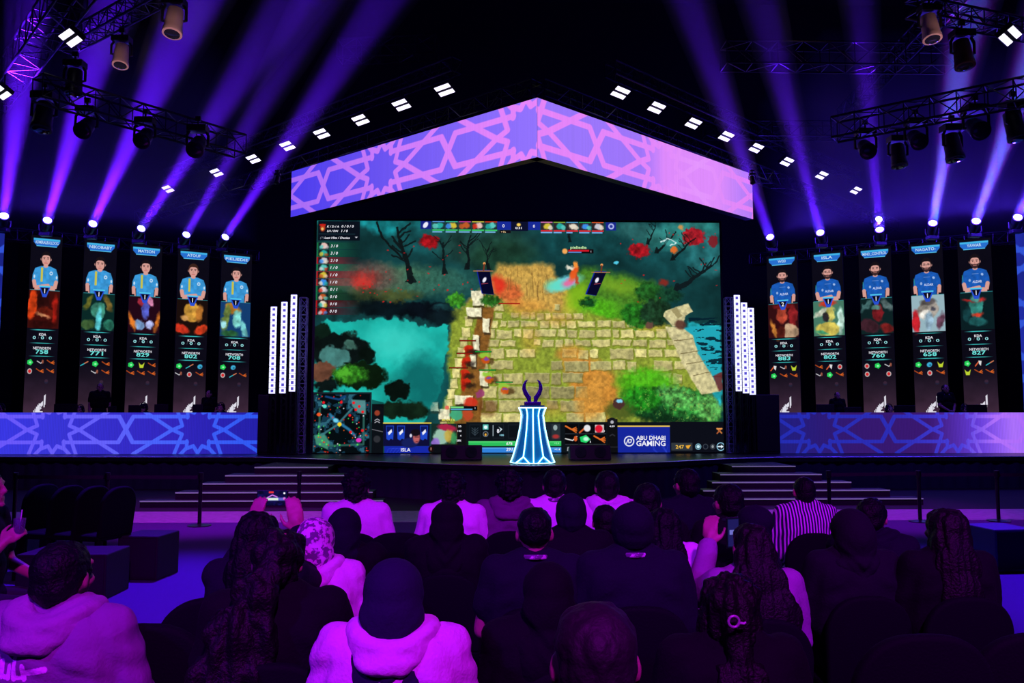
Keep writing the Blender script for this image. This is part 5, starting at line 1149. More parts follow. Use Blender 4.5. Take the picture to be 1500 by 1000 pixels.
def get_top(kind, key, pose, female, stand):
    k = (kind, key, female, stand)
    if k in _cl: return _cl[k]
    A = arms(pose); g = {'tee': .014, 'shirt': .020, 'hoodie': .036, 'abaya': .034, 'jacket': .03}[kind]
    w = .172 if not female else .15; P = []
    P += [('c', (-w*.84, -.012, 1.008), (w*.84, -.012, 1.008), .062+g, .062+g), ('e', (0, -.006, .90), (w+g, .115+g, .16)), ('e', (0, .0, .74), (.150+g, .115+g, .17)), ('e', (0, .0, .58), (.168+g, .135+g, .11)), ('c', (-.075, -.012, 1.045), (.075, -.012, 1.045), .040+g*.7, .040+g*.7), ('c', (0, -.015, 1.04), (0, -.008, 1.075), .062, .060)]
    P += [('c', (q*.045, -.012, 1.075), (q*w*.95, -.005, 1.0), .052+g*.6, .058+g*.8) for q in (-1, 1)]+[('e', (0, -.015, .90), (w+.055+g*.6, .088+g, .15)), ('e', (0, -.03, .96), (w+.02, .085+g, .11))]
    if kind == 'abaya' and not stand: P += [('e', (0, .25, .55), (.22, .28, .11)), ('c', (-.1, .45, .5), (-.12, .46, .14), .10, .13), ('c', (.1, .45, .5), (.12, .46, .14), .10, .13)]
    for s, nm in ((-1, 'L'), (1, 'R')):
        sh, el, wr, hd = A[nm]
        if kind == 'tee': P.append(('c', sh, sh.lerp(el, .62), .060+g, .056+g))
        else: P += [('c', sh, el, .056+g, .046+g), ('c', el, el.lerp(wr, .94), .045+g, .032+g)]
    P += [('c', (q*.11, -.02, .96), (q*.13, 0, .74), .086+g, .084+g) for q in (-1, 1)]
    if kind == 'hoodie': P += [('e', (0, -.03, .88), (.215, .105, .17))]
    amp = {'tee': .010, 'shirt': .010, 'hoodie': .022, 'abaya': .018, 'jacket': .012}[kind]
    seed = {'tee': 0, 'shirt': 3, 'hoodie': 7, 'abaya': 13, 'jacket': 19}[kind]
    def disp(co):
        q = co.copy(); q[:, 2] += .35*np.abs(q[:, 0])
        f = n3(q, 7, 7, 22, seed)*.8+n3(co, 16, 16, 16, seed+5)*.35+n3(co, 26, 26, 9, seed+9)*.25
        f = np.sign(f)*np.abs(f)**.8; return (f*amp).astype(np.float32)
    _cl[k] = blob({'tee': 't_shirt', 'shirt': 'shirt', 'hoodie': 'hoodie', 'abaya': 'robe', 'jacket': 'jacket'}[kind], P, .010, 12, disp, [M_black])
    return _cl[k]
def get_hood():
    if 'hood_down' in _cl: return _cl['hood_down']
    P = []
    for (rx, ry, z, dz, r, a0, a1) in ((.088, .085, 1.105, .035, .030, -30, 210), (.120, .118, 1.090, .045, .036, -15, 195), (.120, .145, 1.062, .065, .034, 10, 170)):
        pts = []
        for t in range(a0, a1+1, 20):
            a = math.radians(t); f = max(0, math.sin(a)); pts.append(Vector((rx*math.cos(a), -.012-ry*math.sin(a), z-dz*f*f)))
        for p0, p1 in zip(pts[:-1], pts[1:]): P.append(('c', p0, p1, r, r))
    P += [('e', (0, -.140, 1.01), (.085, .036, .050))]
    _cl['hood_down'] = blob('lowered_hood', P, .008, 3, lambda co: (n3(co, 12, 12, 30, 4)*.020+n3(co, 40, 40, 40, 4)*.004).astype(np.float32), [M_black])
    return _cl['hood_down']
def get_trousers(stand):
    k = ('trousers', stand)
    if k in _cl: return _cl[k]
    P = [('e', (0, .0, .56), (.180, .145, .115))]
    for s in (-1, 1):
        if stand: P += [('c', (s*.09, 0, .52), (s*.10, .01, .06), .108, .078), ('c', (s*.10, .01, .06), (s*.10, -.01, -.30), .078, .064)]
        else: P += [('c', (s*.085, .02, .54), (s*.12, .44, .53), .102, .076), ('c', (s*.12, .45, .51), (s*.12, .44, .16), .074, .060)]
    _cl[k] = blob('trousers', P, .014, 3, lambda co: (n3(co, 14, 14, 18, 2)*.012).astype(np.float32), [mat('dark_trousers', (.010, .010, .016), .85, bump=.2)])
    return _cl[k]
_hair = {}
def get_hair(kind):
    if kind in _hair: return _hair[kind]
    base = [('e', (0, -.004, 1.212), (.086, .104, .094)), ('e', (0, -.035, 1.17), (.078, .070, .075))]
    d = None; nm = 'hair'; v = .008
    if kind == 'short': P = base; d = lambda co: n3(co, 70, 70, 40, 3)*.010+n3(co, 22, 22, 22, 4)*.008
    elif kind == 'cropped': P = [('e', (0, -.003, 1.208), (.080, .099, .090)), ('e', (0, -.032, 1.17), (.073, .066, .070))]; d = lambda co: n3(co, 90, 90, 90, 3)*.005
    elif kind == 'fade': P = [('e', (0, -.002, 1.225), (.080, .100, .080)), ('e', (0, -.030, 1.19), (.0755, .066, .060))]; d = lambda co: n3(co, 60, 60, 40, 3)*.009
    elif kind == 'curly': P = [('e', (0, -.008, 1.225), (.098, .114, .098)), ('e', (0, -.045, 1.17), (.088, .074, .075))]; d = lambda co: np.abs(n3(co, 42, 42, 42, 8))*.055-.008+n3(co, 90, 90, 90, 1)*.012
    elif kind == 'long': P = [('e', (0, -.008, 1.212), (.094, .108, .094)), ('e', (0, -.055, 1.14), (.096, .064, .11)), ('e', (0, -.095, 1.02), (.112, .052, .15)), ('e', (.0, -.125, .88), (.105, .040, .15)), ('e', (.01, -.135, .78), (.07, .030, .10)), ('e', (-.075, -.02, 1.10), (.03, .05, .12)), ('e', (.075, -.02, 1.10), (.03, .05, .12))]; d = lambda co: n3(co, 60, 60, 5, 3)*.022+n3(co, 24, 24, 3, 6)*.018
    elif kind == 'wide': P = base+[('e', (0, -.05, 1.15), (.10, .07, .10)), ('e', (0, -.09, 1.03), (.135, .062, .14)), ('e', (.03, -.12, .88), (.17, .055, .15)), ('e', (.05, -.13, .76), (.16, .045, .12))]; d = lambda co: n3(co, 60, 60, 5, 3)*.022+n3(co, 24, 24, 3, 6)*.022
    elif kind == 'wavy': P = base+[('e', (-.01, -.10, 1.17), (.05, .05, .05)), ('e', (-.05, -.13, 1.08), (.075, .055, .09)), ('e', (-.09, -.15, .96), (.12, .065, .13)), ('e', (-.11, -.16, .84), (.14, .06, .13)), ('e', (-.10, -.16, .74), (.11, .05, .10))]; d = lambda co: n3(co, 30, 30, 16, 3)*.040+n3(co, 60, 60, 12, 6)*.020
    elif kind == 'clip': P = [('e', (0, -.008, 1.212), (.096, .112, .098)), ('e', (0, -.07, 1.15), (.075, .060, .085)), ('e', (0, -.10, 1.05), (.05, .045, .09)), ('e', (0, -.12, .93), (.10, .042, .13)), ('e', (-.02, -.14, .80), (.13, .040, .14)), ('e', (.0, -.15, .68), (.11, .035, .11)), ('e', (-.085, -.01, 1.12), (.028, .045, .10)), ('e', (.085, -.01, 1.12), (.028, .045, .10))]; d = lambda co: n3(co, 44, 44, 8, 3)*.034+n3(co, 80, 80, 8, 6)*.016
    elif kind == 'ponytail': P = base+[('e', (.03, -.115, 1.22), (.032, .034, .032)), ('e', (.035, -.14, 1.13), (.036, .03, .10)), ('e', (.04, -.13, 1.0), (.034, .026, .10))]; d = lambda co: n3(co, 60, 60, 8, 3)*.018
    elif kind in ('hijab', 'hood'):
        nm = 'headscarf' if kind == 'hijab' else 'hood'; v = .009
        P = [('e', (0, .0, 1.205), (.104, .124, .112)), ('e', (0, -.045, 1.13), (.110, .092, .12)), ('c', (0, -.02, 1.11), (0, -.02, 1.02), .102, .125), ('e', (0, -.035, 1.00), (.175, .120, .085)), ('e', (0, -.085, .95), (.145, .075, .12)), ('c', (0, .03, 1.09), (0, .06, 1.00), .075, .09)]
        if kind == 'hood': P = P[:3]+[('e', (0, -.04, 1.04), (.13, .11, .07)), ('e', (0, -.05, 1.17), (.105, .10, .12))]
        def d(co):
            q = co.copy(); q[:, 2] -= 1.1*np.abs(q[:, 0]); a = n3(q, 12, 12, 26, 5)*.022*np.clip((1.24-co[:, 2])/.2, .15, 1)
            return a+n3(co, 34, 34, 7, 8)*.012*np.clip((1.18-co[:, 2])/.2, 0, 1)
    elif kind == 'beanie': nm = 'beanie'; P = [('e', (0, -.004, 1.218), (.092, .110, .098)), ('c', (0, -.01, 1.17), (0, -.008, 1.195), .094, .096)]; d = lambda co: n3(co, 60, 60, 6, 2)*.008
    elif kind == 'cap': nm = 'cap'; P = [('e', (0, -.006, 1.222), (.094, .112, .090)), ('c', (0, -.01, 1.185), (0, -.008, 1.20), .096, .097), ('e', (0, .13, 1.205), (.075, .075, .008), (.25, 0, 0)), ('e', (0, -.01, 1.312), (.012, .012, .008))]; d = None
    _hair[kind] = blob(nm, P, v, 2, (lambda co: d(co).astype(np.float32)) if d else None, [M_black])
    return _hair[kind]
def child(me, parent, m=None, name=None):
    o = bpy.data.objects.new(name or me.name.split('.')[0], me); COL.objects.link(o); o.parent = parent
    if m is not None: o.material_slots[0].link = 'OBJECT'; o.material_slots[0].material = m
    return o
def fabric(name, c, var=.1, b=.35): return mat(name, c, .9, bump=b, bscale=90, var=var, sheen=.0, spec=.2)
M_hairm = mat('dark_hair', (.003, .0025, .005), .5, spec=.15, bump=.8, bscale=90)
M_hairb = mat('brown_hair', (.005, .003, .005), .48, spec=.2, bump=.8, bscale=90)
C_white = fabric('white_cotton', (.78, .76, .78)); C_lilac = fabric('grey_fleece', (.30, .27, .33)); C_pinkh = fabric('pale_fleece', (.70, .62, .68))
C_navy = fabric('navy_cotton', (.0042, .0045, .014)); C_black = fabric('black_cotton', (.0016, .0016, .0035)); C_wine = fabric('dark_plum', (.13, .06, .13)); C_grey = fabric('charcoal_cotton', (.005, .0045, .010))
def stripes():
    m = mat('striped_cotton', (.5, .5, .6), .9, spec=.2); nt = m.node_tree; p = nt.nodes['Principled BSDF']
    tc = nt.nodes.new('ShaderNodeTexCoord'); w = nt.nodes.new('ShaderNodeTexWave'); w.wave_type = 'BANDS'; w.bands_direction = 'X'; w.inputs['Scale'].default_value = 14; w.inputs['Distortion'].default_value = .0
    r = nt.nodes.new('ShaderNodeValToRGB'); r.color_ramp.interpolation = 'CONSTANT'; r.color_ramp.elements[0].color = (.02, .02, .06, 1); r.color_ramp.elements[1].position = .62; r.color_ramp.elements[1].color = (.78, .74, .85, 1)
    nt.links.new(tc.outputs['Object'], w.inputs['Vector']); nt.links.new(w.outputs['Fac'], r.inputs[0]); nt.links.new(r.outputs[0], p.inputs['Base Color']); return m
C_stripe = stripes()
def printed():
    m = mat('printed_scarf', (.6, .5, .6), .9, spec=.2); nt = m.node_tree; p = nt.nodes['Principled BSDF']
    tc = nt.nodes.new('ShaderNodeTexCoord'); w = nt.nodes.new('ShaderNodeTexNoise'); w.inputs['Scale'].default_value = 34; w.inputs['Detail'].default_value = 3
    r = nt.nodes.new('ShaderNodeValToRGB'); r.color_ramp.elements[0].position = .47; r.color_ramp.elements[0].color = (.16, .12, .20, 1); r.color_ramp.elements[1].position = .53; r.color_ramp.elements[1].color = (.75, .68, .76, 1)
    nt.links.new(tc.outputs['Object'], w.inputs['Vector']); nt.links.new(w.outputs['Fac'], r.inputs[0]); nt.links.new(r.outputs[0], p.inputs['Base Color']); return m
C_print = printed()
def lanyard_mesh():
    mb = MB(); pts = [(.066*math.cos(a), -.014+.072*math.sin(a), 1.082-.012*math.sin(a)) for a in [math.radians(t) for t in range(150, 391, 12)]]
    pts = [(x, y, z+.0) for x, y, z in pts]
    mb.path([(-.075, .07, 1.02), (-.072, .03, 1.065)]+pts+[(.072, .03, 1.065), (.075, .07, 1.02)], .011, 6, flat=.5); return mb
_seatN = 0
def chair(loc, rz, label, s=1.0, group='black covered banquet chairs'):
    root = empty('banquet_chair', loc, rz, label, 'chair', group); root.scale = (s, s, s)
    for nm, me in chair_meshes(): 
        o = bpy.data.objects.new(nm, me); COL.objects.link(o); o.parent = root
    return root
_chm = []
def chair_meshes():
    if _chm: return _chm
    def curved(w, z0, z1, th, y0):
        vs = []; fs = []; n = 22; prof = []
        for i in range(n+1):    # arch outline
            t = i/n; a = PI*(1-t); prof.append((w*math.cos(a)*(abs(math.cos(a))**-.25 if abs(math.cos(a)) > .01 else 1), z1-.20+.20*math.sin(a)))
        prof = [(-w*.96, z0)]+prof+[(w*.96, z0)]; m = len(prof)
        for yo in (0, th):
            for x, z in prof: vs.append((x, y0+yo-.05*(z-z0)/(z1-z0)-.02+.12*x*x*2, z))
        cxy = [(0, y0-.05, (z0+z1)/2), (0, y0+th-.05, (z0+z1)/2)]
        fs = [tuple(range(m))[::-1], tuple(range(m, 2*m))]+[(i, (i+1) % m, m+(i+1) % m, m+i) for i in range(m)]
        mb = MB(); mb.add(vs, fs); return mb
    b = curved(.225, .44, .93, .055, -.20).build('x', M_chair, None, bevel=.018, seg=3)
    dg = bpy.context.evaluated_depsgraph_get(); me = bpy.data.meshes.new_from_object(b.evaluated_get(dg)); me.name = 'backrest'; bpy.data.objects.remove(b)
    me.polygons.foreach_set('use_smooth', [True]*len(me.polygons)); _chm.append(('backrest', me))
    b = MB().box((-.22, -.20, .41), (.22, .22, .475)).build('x', M_chair, None, bevel=.025, seg=3)
    dg = bpy.context.evaluated_depsgraph_get(); me = bpy.data.meshes.new_from_object(b.evaluated_get(dg)); me.name = 'seat'; bpy.data.objects.remove(b); _chm.append(('seat', me))
    for x, y in ((-.19, -.18), (.19, -.18), (-.19, .19), (.19, .19)): _chm.append(('leg', MB().tube((x*1.06, y*1.08, 0), (x, y, .42), .028, 8, .034).mesh('leg', M_chair)))
    return _chm
POSES = {
    'rest': {},
    'phone2': {'L': [(-.165, .0, 1.02), (-.20, .20, .95), (-.105, .30, 1.17), (-.085, .30, 1.27)], 'R': [(.165, .0, 1.02), (.20, .20, .95), (.115, .30, 1.17), (.095, .30, 1.27)], 'nL': (.35, 1, 0), 'nR': (-.35, 1, 0), 'cL': .28, 'cR': .28, 'sL': -1, 'sR': 1},
    'phone1': {'L': [(-.165, .0, 1.02), (-.22, .16, .93), (-.135, .26, 1.16), (-.12, .28, 1.26)], 'nL': (.5, .9, 0), 'cL': .6, 'sL': -1},
    'glass': {'R': [(.17, 0, 1.02), (.22, .06, .76), (.13, .17, .90), (.10, .22, .95)], 'nR': (-1, .3, .1), 'cR': 1.1, 'sR': 1},
    'clasp': {'L': [(-.18, 0, 1.02), (-.23, .05, .74), (-.08, .20, .60), (-.01, .23, .55)], 'R': [(.18, 0, 1.02), (.23, .05, .74), (.08, .20, .60), (.01, .25, .56)], 'nL': (0, -1, 0), 'nR': (0, -1, 0), 'cL': .7, 'cR': .7},
    'hang': {'L': [(-.18, 0, 1.02), (-.225, -.02, .74), (-.235, .05, .50), (-.235, .09, .40)], 'R': [(.18, 0, 1.02), (.225, -.02, .74), (.235, .05, .50), (.235, .09, .40)], 'nL': (1, 0, 0), 'nR': (-1, 0, 0)},
}
def person(px, ytop, Y, label, hair='short', top='tee', color=None, hairm=None, rz=0, pose='rest', female=False, stand=False, zfoot=None, lany=False, scale=None, headturn=0, seat_label=None, skin=None):
    """px, ytop: where the top of the head is seen; Y: distance; the figure is scaled so that it sits on its chair"""
    t = at(px, ytop, Y); Ht = {'cap': 1.318, 'curly': 1.335, 'hijab': 1.317, 'hood': 1.317}.get(hair, 1.308)
    root = empty('person', (0, 0, 0), 0, label, 'person')
    z0 = 0 if zfoot is None else zfoot
    if stand: s = scale or (t.z-z0)/(Ht+.44); z_org = z0+.44*s
    else:
        s = scale or min(1.12, max(.84, (t.z-z0)/Ht)); z_org = max(z0, t.z-Ht*s) if zfoot is None else t.z-Ht*s
    root.location = (t.x, Y, z_org); root.rotation_euler = (0, 0, rz); root.scale = (s, s, s)
    P = POSES[pose]
    child(get_body(pose, P, female, stand), root, skin)
    c = color or C_black
    g = get_top(top, pose, P, female, stand); child(g, root, c)
    if top == 'hoodie': child(get_hood(), root, c)
    if top != 'abaya': child(get_trousers(stand), root)
    if hair != 'none':
        h = child(get_hair(hair), root, hairm or (M_hairm if hair not in ('hijab', 'hood', 'beanie', 'cap') else C_navy))
        if hair in ('beanie', 'cap'):
            pass
    if lany: lanyard_mesh().build('lanyard', C_print, root, smooth=True)
    if seat_label: 
        rot = Matrix.Rotation(rz, 3, 'Z'); o = rot @ Vector((0, .045*s, 0))
        chair((t.x+o.x, Y+o.y, z0), rz, seat_label, min(1.0, .97*s))
    return root
# ---- front rows
p_ = person
p_(523, 685, 5.9, 'person with a curly crop in a white t-shirt, leftmost of the front row', 'curly', 'tee', C_white, seat_label='black covered chair under the leftmost white t-shirt in the front row')
p_(663, 688, 5.9, 'curly-haired person in white, front row, behind a dark headscarf', 'curly', 'shirt', C_white, seat_label='black covered chair of the curly-haired person in white behind the dark headscarf')
p_(746, 685, 6.0, 'person with a curly crop in a plum hooded top, left of the neon pedestal', 'curly', 'hoodie', C_wine, seat_label='black covered chair of the plum hooded top')
p_(812, 686, 6.0, 'short-haired person in white t-shirt with a lanyard, just right of the neon pedestal', 'short', 'tee', C_white, lany=True, seat_label='black covered chair just right of the neon pedestal, front row')
p_(889, 688, 5.8, 'dark-haired person in a pale hooded top, front row right of the pedestal', 'short', 'hoodie', C_white, seat_label='black covered chair of the pale hooded top in the front row')
p_(1006, 685, 6.0, 'short-haired person in a dark shirt looking left, front row', 'short', 'tee', C_navy, rz=.35, seat_label='black covered chair of the dark-shirted person looking left in the front row')
p_(1178, 696, 6.0, 'short-haired man in a vertically striped shirt, right end of the front rows', 'cropped', 'shirt', C_stripe, seat_label='black covered chair under the striped shirt')
p_(948, 706, 5.0, 'dark-haired person bent towards the white top, between two rows', 'short', 'shirt', C_black, rz=-.2)
p_(972, 742, 4.3, 'person in a tight white top, right of the checked-collar cap wearer', 'long', 'tee', C_white, female=True, rz=.1, scale=.85, seat_label='black covered chair of the tight white top')
p_(1067, 707, 5.0, 'broad dark-haired man in black, right of centre in the third row', 'short', 'tee', C_black, rz=.25, seat_label='black covered chair of the broad dark-haired man in black')
p_(1104, 738, 4.5, 'person in a dark cap turned to the side, left of the striped shirt', 'cap', 'shirt', C_navy, rz=1.0, seat_label='black covered chair of the sideways dark cap wearer')
# ---- second rows
p_(505, 743, 4.6, 'person in a dark headscarf seated in front of the leftmost white t-shirt', 'hijab', 'abaya', C_black, female=True, seat_label='black covered chair of the headscarf before the leftmost white t-shirt')
p_(655, 733, 4.8, 'person in a black headscarf and robe, hiding the curly-haired person in white', 'hijab', 'abaya', C_black, hairm=C_black, female=True, seat_label='black covered chair of the black headscarf left of centre')
p_(783, 741, 3.75, 'short-haired man in a navy top with lanyard in the middle of the audience', 'fade', 'tee', C_navy, lany=True, seat_label='black covered chair of the navy-topped man in the middle')
p_(836, 724, 4.7, 'person in a round navy beanie right of centre', 'beanie', 'jacket', C_black, seat_label='black covered chair of the beanie wearer')
p_(886, 738, 5.0, 'dark-haired person half hidden left of the large cap', 'short', 'jacket', C_black)
p_(926, 733, 3.7, 'large man in a dark cap and navy jacket with a checked lanyard', 'cap', 'jacket', C_navy, lany=True, seat_label='black covered chair of the large man in the dark cap')
p_(1246, 744, 4.1, 'person with a dark hood up and draped jacket on the right', 'hood', 'jacket', C_grey, hairm=C_grey, seat_label='black covered chair of the hooded person on the right')
p_(1276, 728, 4.7, 'dark-haired person turned right beyond the hooded person', 'short', 'hoodie', C_navy, rz=-.7, seat_label='black covered chair beyond the hooded person on the right')
p_(1384, 742, 4.0, 'long-haired woman with hair half tied up, right side near the dark blue box', 'long', 'shirt', C_black, hairm=M_hairb, female=True, seat_label='black covered chair of the woman with half tied hair on the right')
# ---- phone in the air on the left
ph = p_(377, 746, 3.7, 'long-haired person holding up a phone with both hands, left of centre', 'long', 'shirt', C_navy, pose='phone2', female=True, seat_label='black covered chair of the person raising the phone with both hands')
def phone(center, rx, w, h, label, live):
    root = empty('smartphone', center, rx, label, 'phone')
    MB().box((-w/2, .0, -h/2), (w/2, .009, h/2)).build('case', M_blackgloss, root, bevel=.004)
    c = Canvas(0, 0, 100, 50, 1.0, (14, 10, 60)) if w > h else Canvas(0, 0, 50, 100, 1.0, (10, 10, 40)); 
    if w > h:
        c.im *= (.4+1.4*c.noise(8, 3, 3))[..., None]
        c.rect(4, 24, 96, 34, (120, 120, 240), .8, None, 4); c.rect(30, 25, 70, 33, (220, 240, 220), 1, None, 3); c.ell(9, 28, 6, 4, (240, 240, 255), 1, 3); c.line([(34, 24), (50, 15), (66, 22)], 4, (210, 120, 240), 1, 2); c.ell(90, 27, 4, 4, (230, 120, 220), 1, 2); c.ell(90, 9, 3.5, 3.5, (240, 240, 250), 1, 1); c.rect(38, 3, 54, 9, (230, 50, 60))
    else:
        c.rect(4, 4, 46, 96, (30, 26, 90)); c.rect(10, 40, 40, 56, (110, 110, 200))
    c.build('screen', (-w/2*.94, -.0015, -h/2*.92), (w*.94, 0, 0), (0, 0, h*.92), root)
    return root
s_ = ph.scale[0]; cph = ph.matrix_basis @ Vector((0, .345, 1.30)); 
pc = at(399, 729, cph.y+.0); phone(pc, 0, .150, .075, 'smartphone held up sideways with the stage on its bright screen', True)
# ---- nearer rows
p_(407, 772, 2.95, 'person with a ponytail and black top over a white collar, left of centre foreground', 'wavy', 'jacket', C_black, hairm=M_hairb, female=True, rz=.12, seat_label='black covered chair of the ponytailed person in black in the left foreground')
p_(461, 785, 4.0, 'person in a mottled light headscarf and pale top', 'hijab', 'hoodie', C_white, hairm=C_print, female=True, scale=.92, seat_label='black covered chair of the mottled light headscarf')
p_(577, 817, 2.7, 'person in a plain navy headscarf and pale hoodie, centre left foreground', 'hijab', 'hoodie', C_pinkh, hairm=fabric('navy_scarf', (.010, .012, .035)), female=True, seat_label='black covered chair at the bottom edge below the navy headscarf and pale hoodie')
p_(1100, 764, 3.7, 'straight long-haired woman holding a phone by her face, right of centre', 'wide', 'shirt', C_lilac, hairm=M_hairb, pose='phone1', female=True, seat_label='black covered chair of the long-haired woman holding a phone')
phone(at(1074, 780, 3.98), .3, .072, .148, 'smartphone held upright beside the long straight hair', False)
p_(1068, 838, 2.65, 'woman with wavy hair held by a shiny ring clip, right foreground', 'clip', 'jacket', C_black, hairm=M_hairb, female=True, seat_label='black covered chair below the shiny ring clip')
cl = empty('hair_clip', at(1075, 910, 2.50), 0, 'shiny ring-shaped clip in the wavy hair, right foreground', 'hair clip')
MB().path([(.016*math.cos(a), 0, .016*math.sin(a)) for a in [2*PI*i/20 for i in range(21)]], .004, 8).build('ring', mat('clip_metal', (.8, .8, .85), .2, metal=.6), cl, smooth=True)
MB().path([(.014, 0, -.004), (.03, 0, -.006), (.036, 0, -.002)], .004, 8).build('bar', mat('clip_metal'), cl, smooth=True)
hoodman = p_(92, 790, 2.8, 'dark-haired man in a lilac-lit grey hoodie with a large back print, bottom left', 'short', 'hoodie', C_lilac, rz=-.12, seat_label='black covered chair at the bottom left under the grey hoodie')
p_(872, 878, 1.65, 'short-haired man very close at the bottom edge, right of the centre', 'fade', 'tee', C_black, hairm=mat('cropped_brown', (.004, .003, .005), .7, bump=.4), seat_label='black covered chair of the closest man at the bottom edge')
p_(803, 822, 3.0, 'person in a dark headscarf and robe, between the navy-topped man and the closest man', 'hijab', 'abaya', C_black, hairm=C_black, female=True, seat_label='black covered chair of the dark headscarf left of the closest man')
# ---- left edge: man in profile with a glass
lf = p_(-24, 684, 5.0, 'person cut by the left frame edge holding a glass', 'short', 'tee', C_black, rz=-1.45, pose='glass', seat_label='black covered chair at the left frame edge')
bpy.context.view_layer.update()
gl = empty('drinking_glass', lf.matrix_world @ Vector((.085, .235, .985)), 0, 'small clear glass with a straw held at the left frame edge', 'glass')
_gm = mat('glass_clear', (.6, .6, .8), .05, spec=.8); _gm.node_tree.nodes['Principled BSDF'].inputs['Transmission Weight'].default_value = .9
MB().lathe([(.026, -.05), (.034, .05), (.031, .05), (.024, -.044)], 20).build('cup', mat('glass_clear', (.6, .6, .8), .05, spec=.8), gl, smooth=True)
MB().tube((0, 0, -.03), (.012, 0, .10), .003, 6).build('straw', C_white, gl)
# ---- standing and seated figures on the stage
STZ = STAGE+.002
p_(147, 560.5, 21.0, 'man in a black t-shirt standing behind the left desk, looking right', 'cropped', 'tee', C_black, rz=PI+.5, stand=True, zfoot=STZ, pose='hang')
p_(307, 571, 21.8, 'dim figure standing behind the left desk before the fourth banner', 'cropped', 'tee', C_black, rz=PI-.3, stand=True, zfoot=STZ, pose='hang')
p_(1226, 573.5, 21.8, 'dim man in black standing behind the left end of the right desk', 'cropped', 'tee', C_black, rz=PI, stand=True, zfoot=STZ, pose='hang')
p_(1384, 562.5, 21.0, 'man in black with clasped hands standing behind the right desk', 'cropped', 'tee', C_black, rz=PI+.2, stand=True, zfoot=STZ, pose='clasp', lany=True)
def player(px, yt, label, hair='short'):
    r = p_(px, yt, 20.55, label, hair, 'tee', C_navy, rz=PI, zfoot=STZ, scale=1.0)
    mb = MB(); mb.path([(.094*math.cos(a), .005, 1.215+.115*math.sin(a)) for a in [PI*i/12 for i in range(13)]], .010, 6); mb.lathe([(.03, -.012), (.034, 0), (.03, .012)], 14, Matrix.Translation((.092, .01, 1.18)) @ Matrix.Rotation(PI/2, 4, 'Y')); mb.lathe([(.03, -.012), (.034, 0), (.03, .012)], 14, Matrix.Translation((-.092, .01, 1.18)) @ Matrix.Rotation(PI/2, 4, 'Y'))
    mb.build('headset', M_fix, r)
player(118, 593.5, 'seated player with a headset just left of the standing man on the left desk'); player(211, 590, 'seated player in a cap before the third banner from the left', 'cap'); player(324, 590.5, 'seated player with a headset at the right end of the left desk'); player(2, 592, 'seated player at the left frame edge behind the desk')
player(1302, 592.5, 'seated player with a headset before the middle banner of the right five'); player(1413, 592.5, 'seated player with a headset just right of the man with clasped hands')
# ---- empty chairs
for px, yb, yt, rz, lb in ((70, 846, 717, 1.25, 'empty black covered chair, leftmost of the row beside the dark box'), (106, 848, 720, 1.25, 'empty black covered chair, second from the left in the row beside the dark box'), (143, 850, 724, 1.25, 'empty black covered chair, nearest to the dark box on the blue carpet'), (32, 842, 716, 1.25, 'empty black covered chair next to the person with the glass'),
                           ):
    p = atz(px, yb, 0); chair((p.x, p.y, 0), rz, lb, 1.02)
def ec(px, ytop, Y, rz, lb, s=1.0): q = at(px, ytop, Y); chair((q.x, Y, 0), rz, lb, min(1.06, q.z/.93))
ec(245, 876, 3.2, .05, 'large empty black chair beside the lilac-lit hoodie'); ec(338, 842, 3.6, .1, 'empty black chair left of the wavy hair in the left foreground')
ec(592, 729, 5.3, 0, 'empty black chair with light-rimmed back between the dark headscarves'); ec(1300, 884, 3.0, 0, 'empty black chair in the right foreground below the hooded person')
ec(1468, 865, 3.0, -.1, 'empty black chair at the right frame edge'); ec(1372, 935, 2.15, 0, 'nearest empty black chair at the bottom right'); ec(1205, 955, 2.1, 0, 'empty black chair at the bottom edge right of the ring clip'); ec(400, 975, 2.2, 0, 'nearest empty black chair at the bottom left of centre')
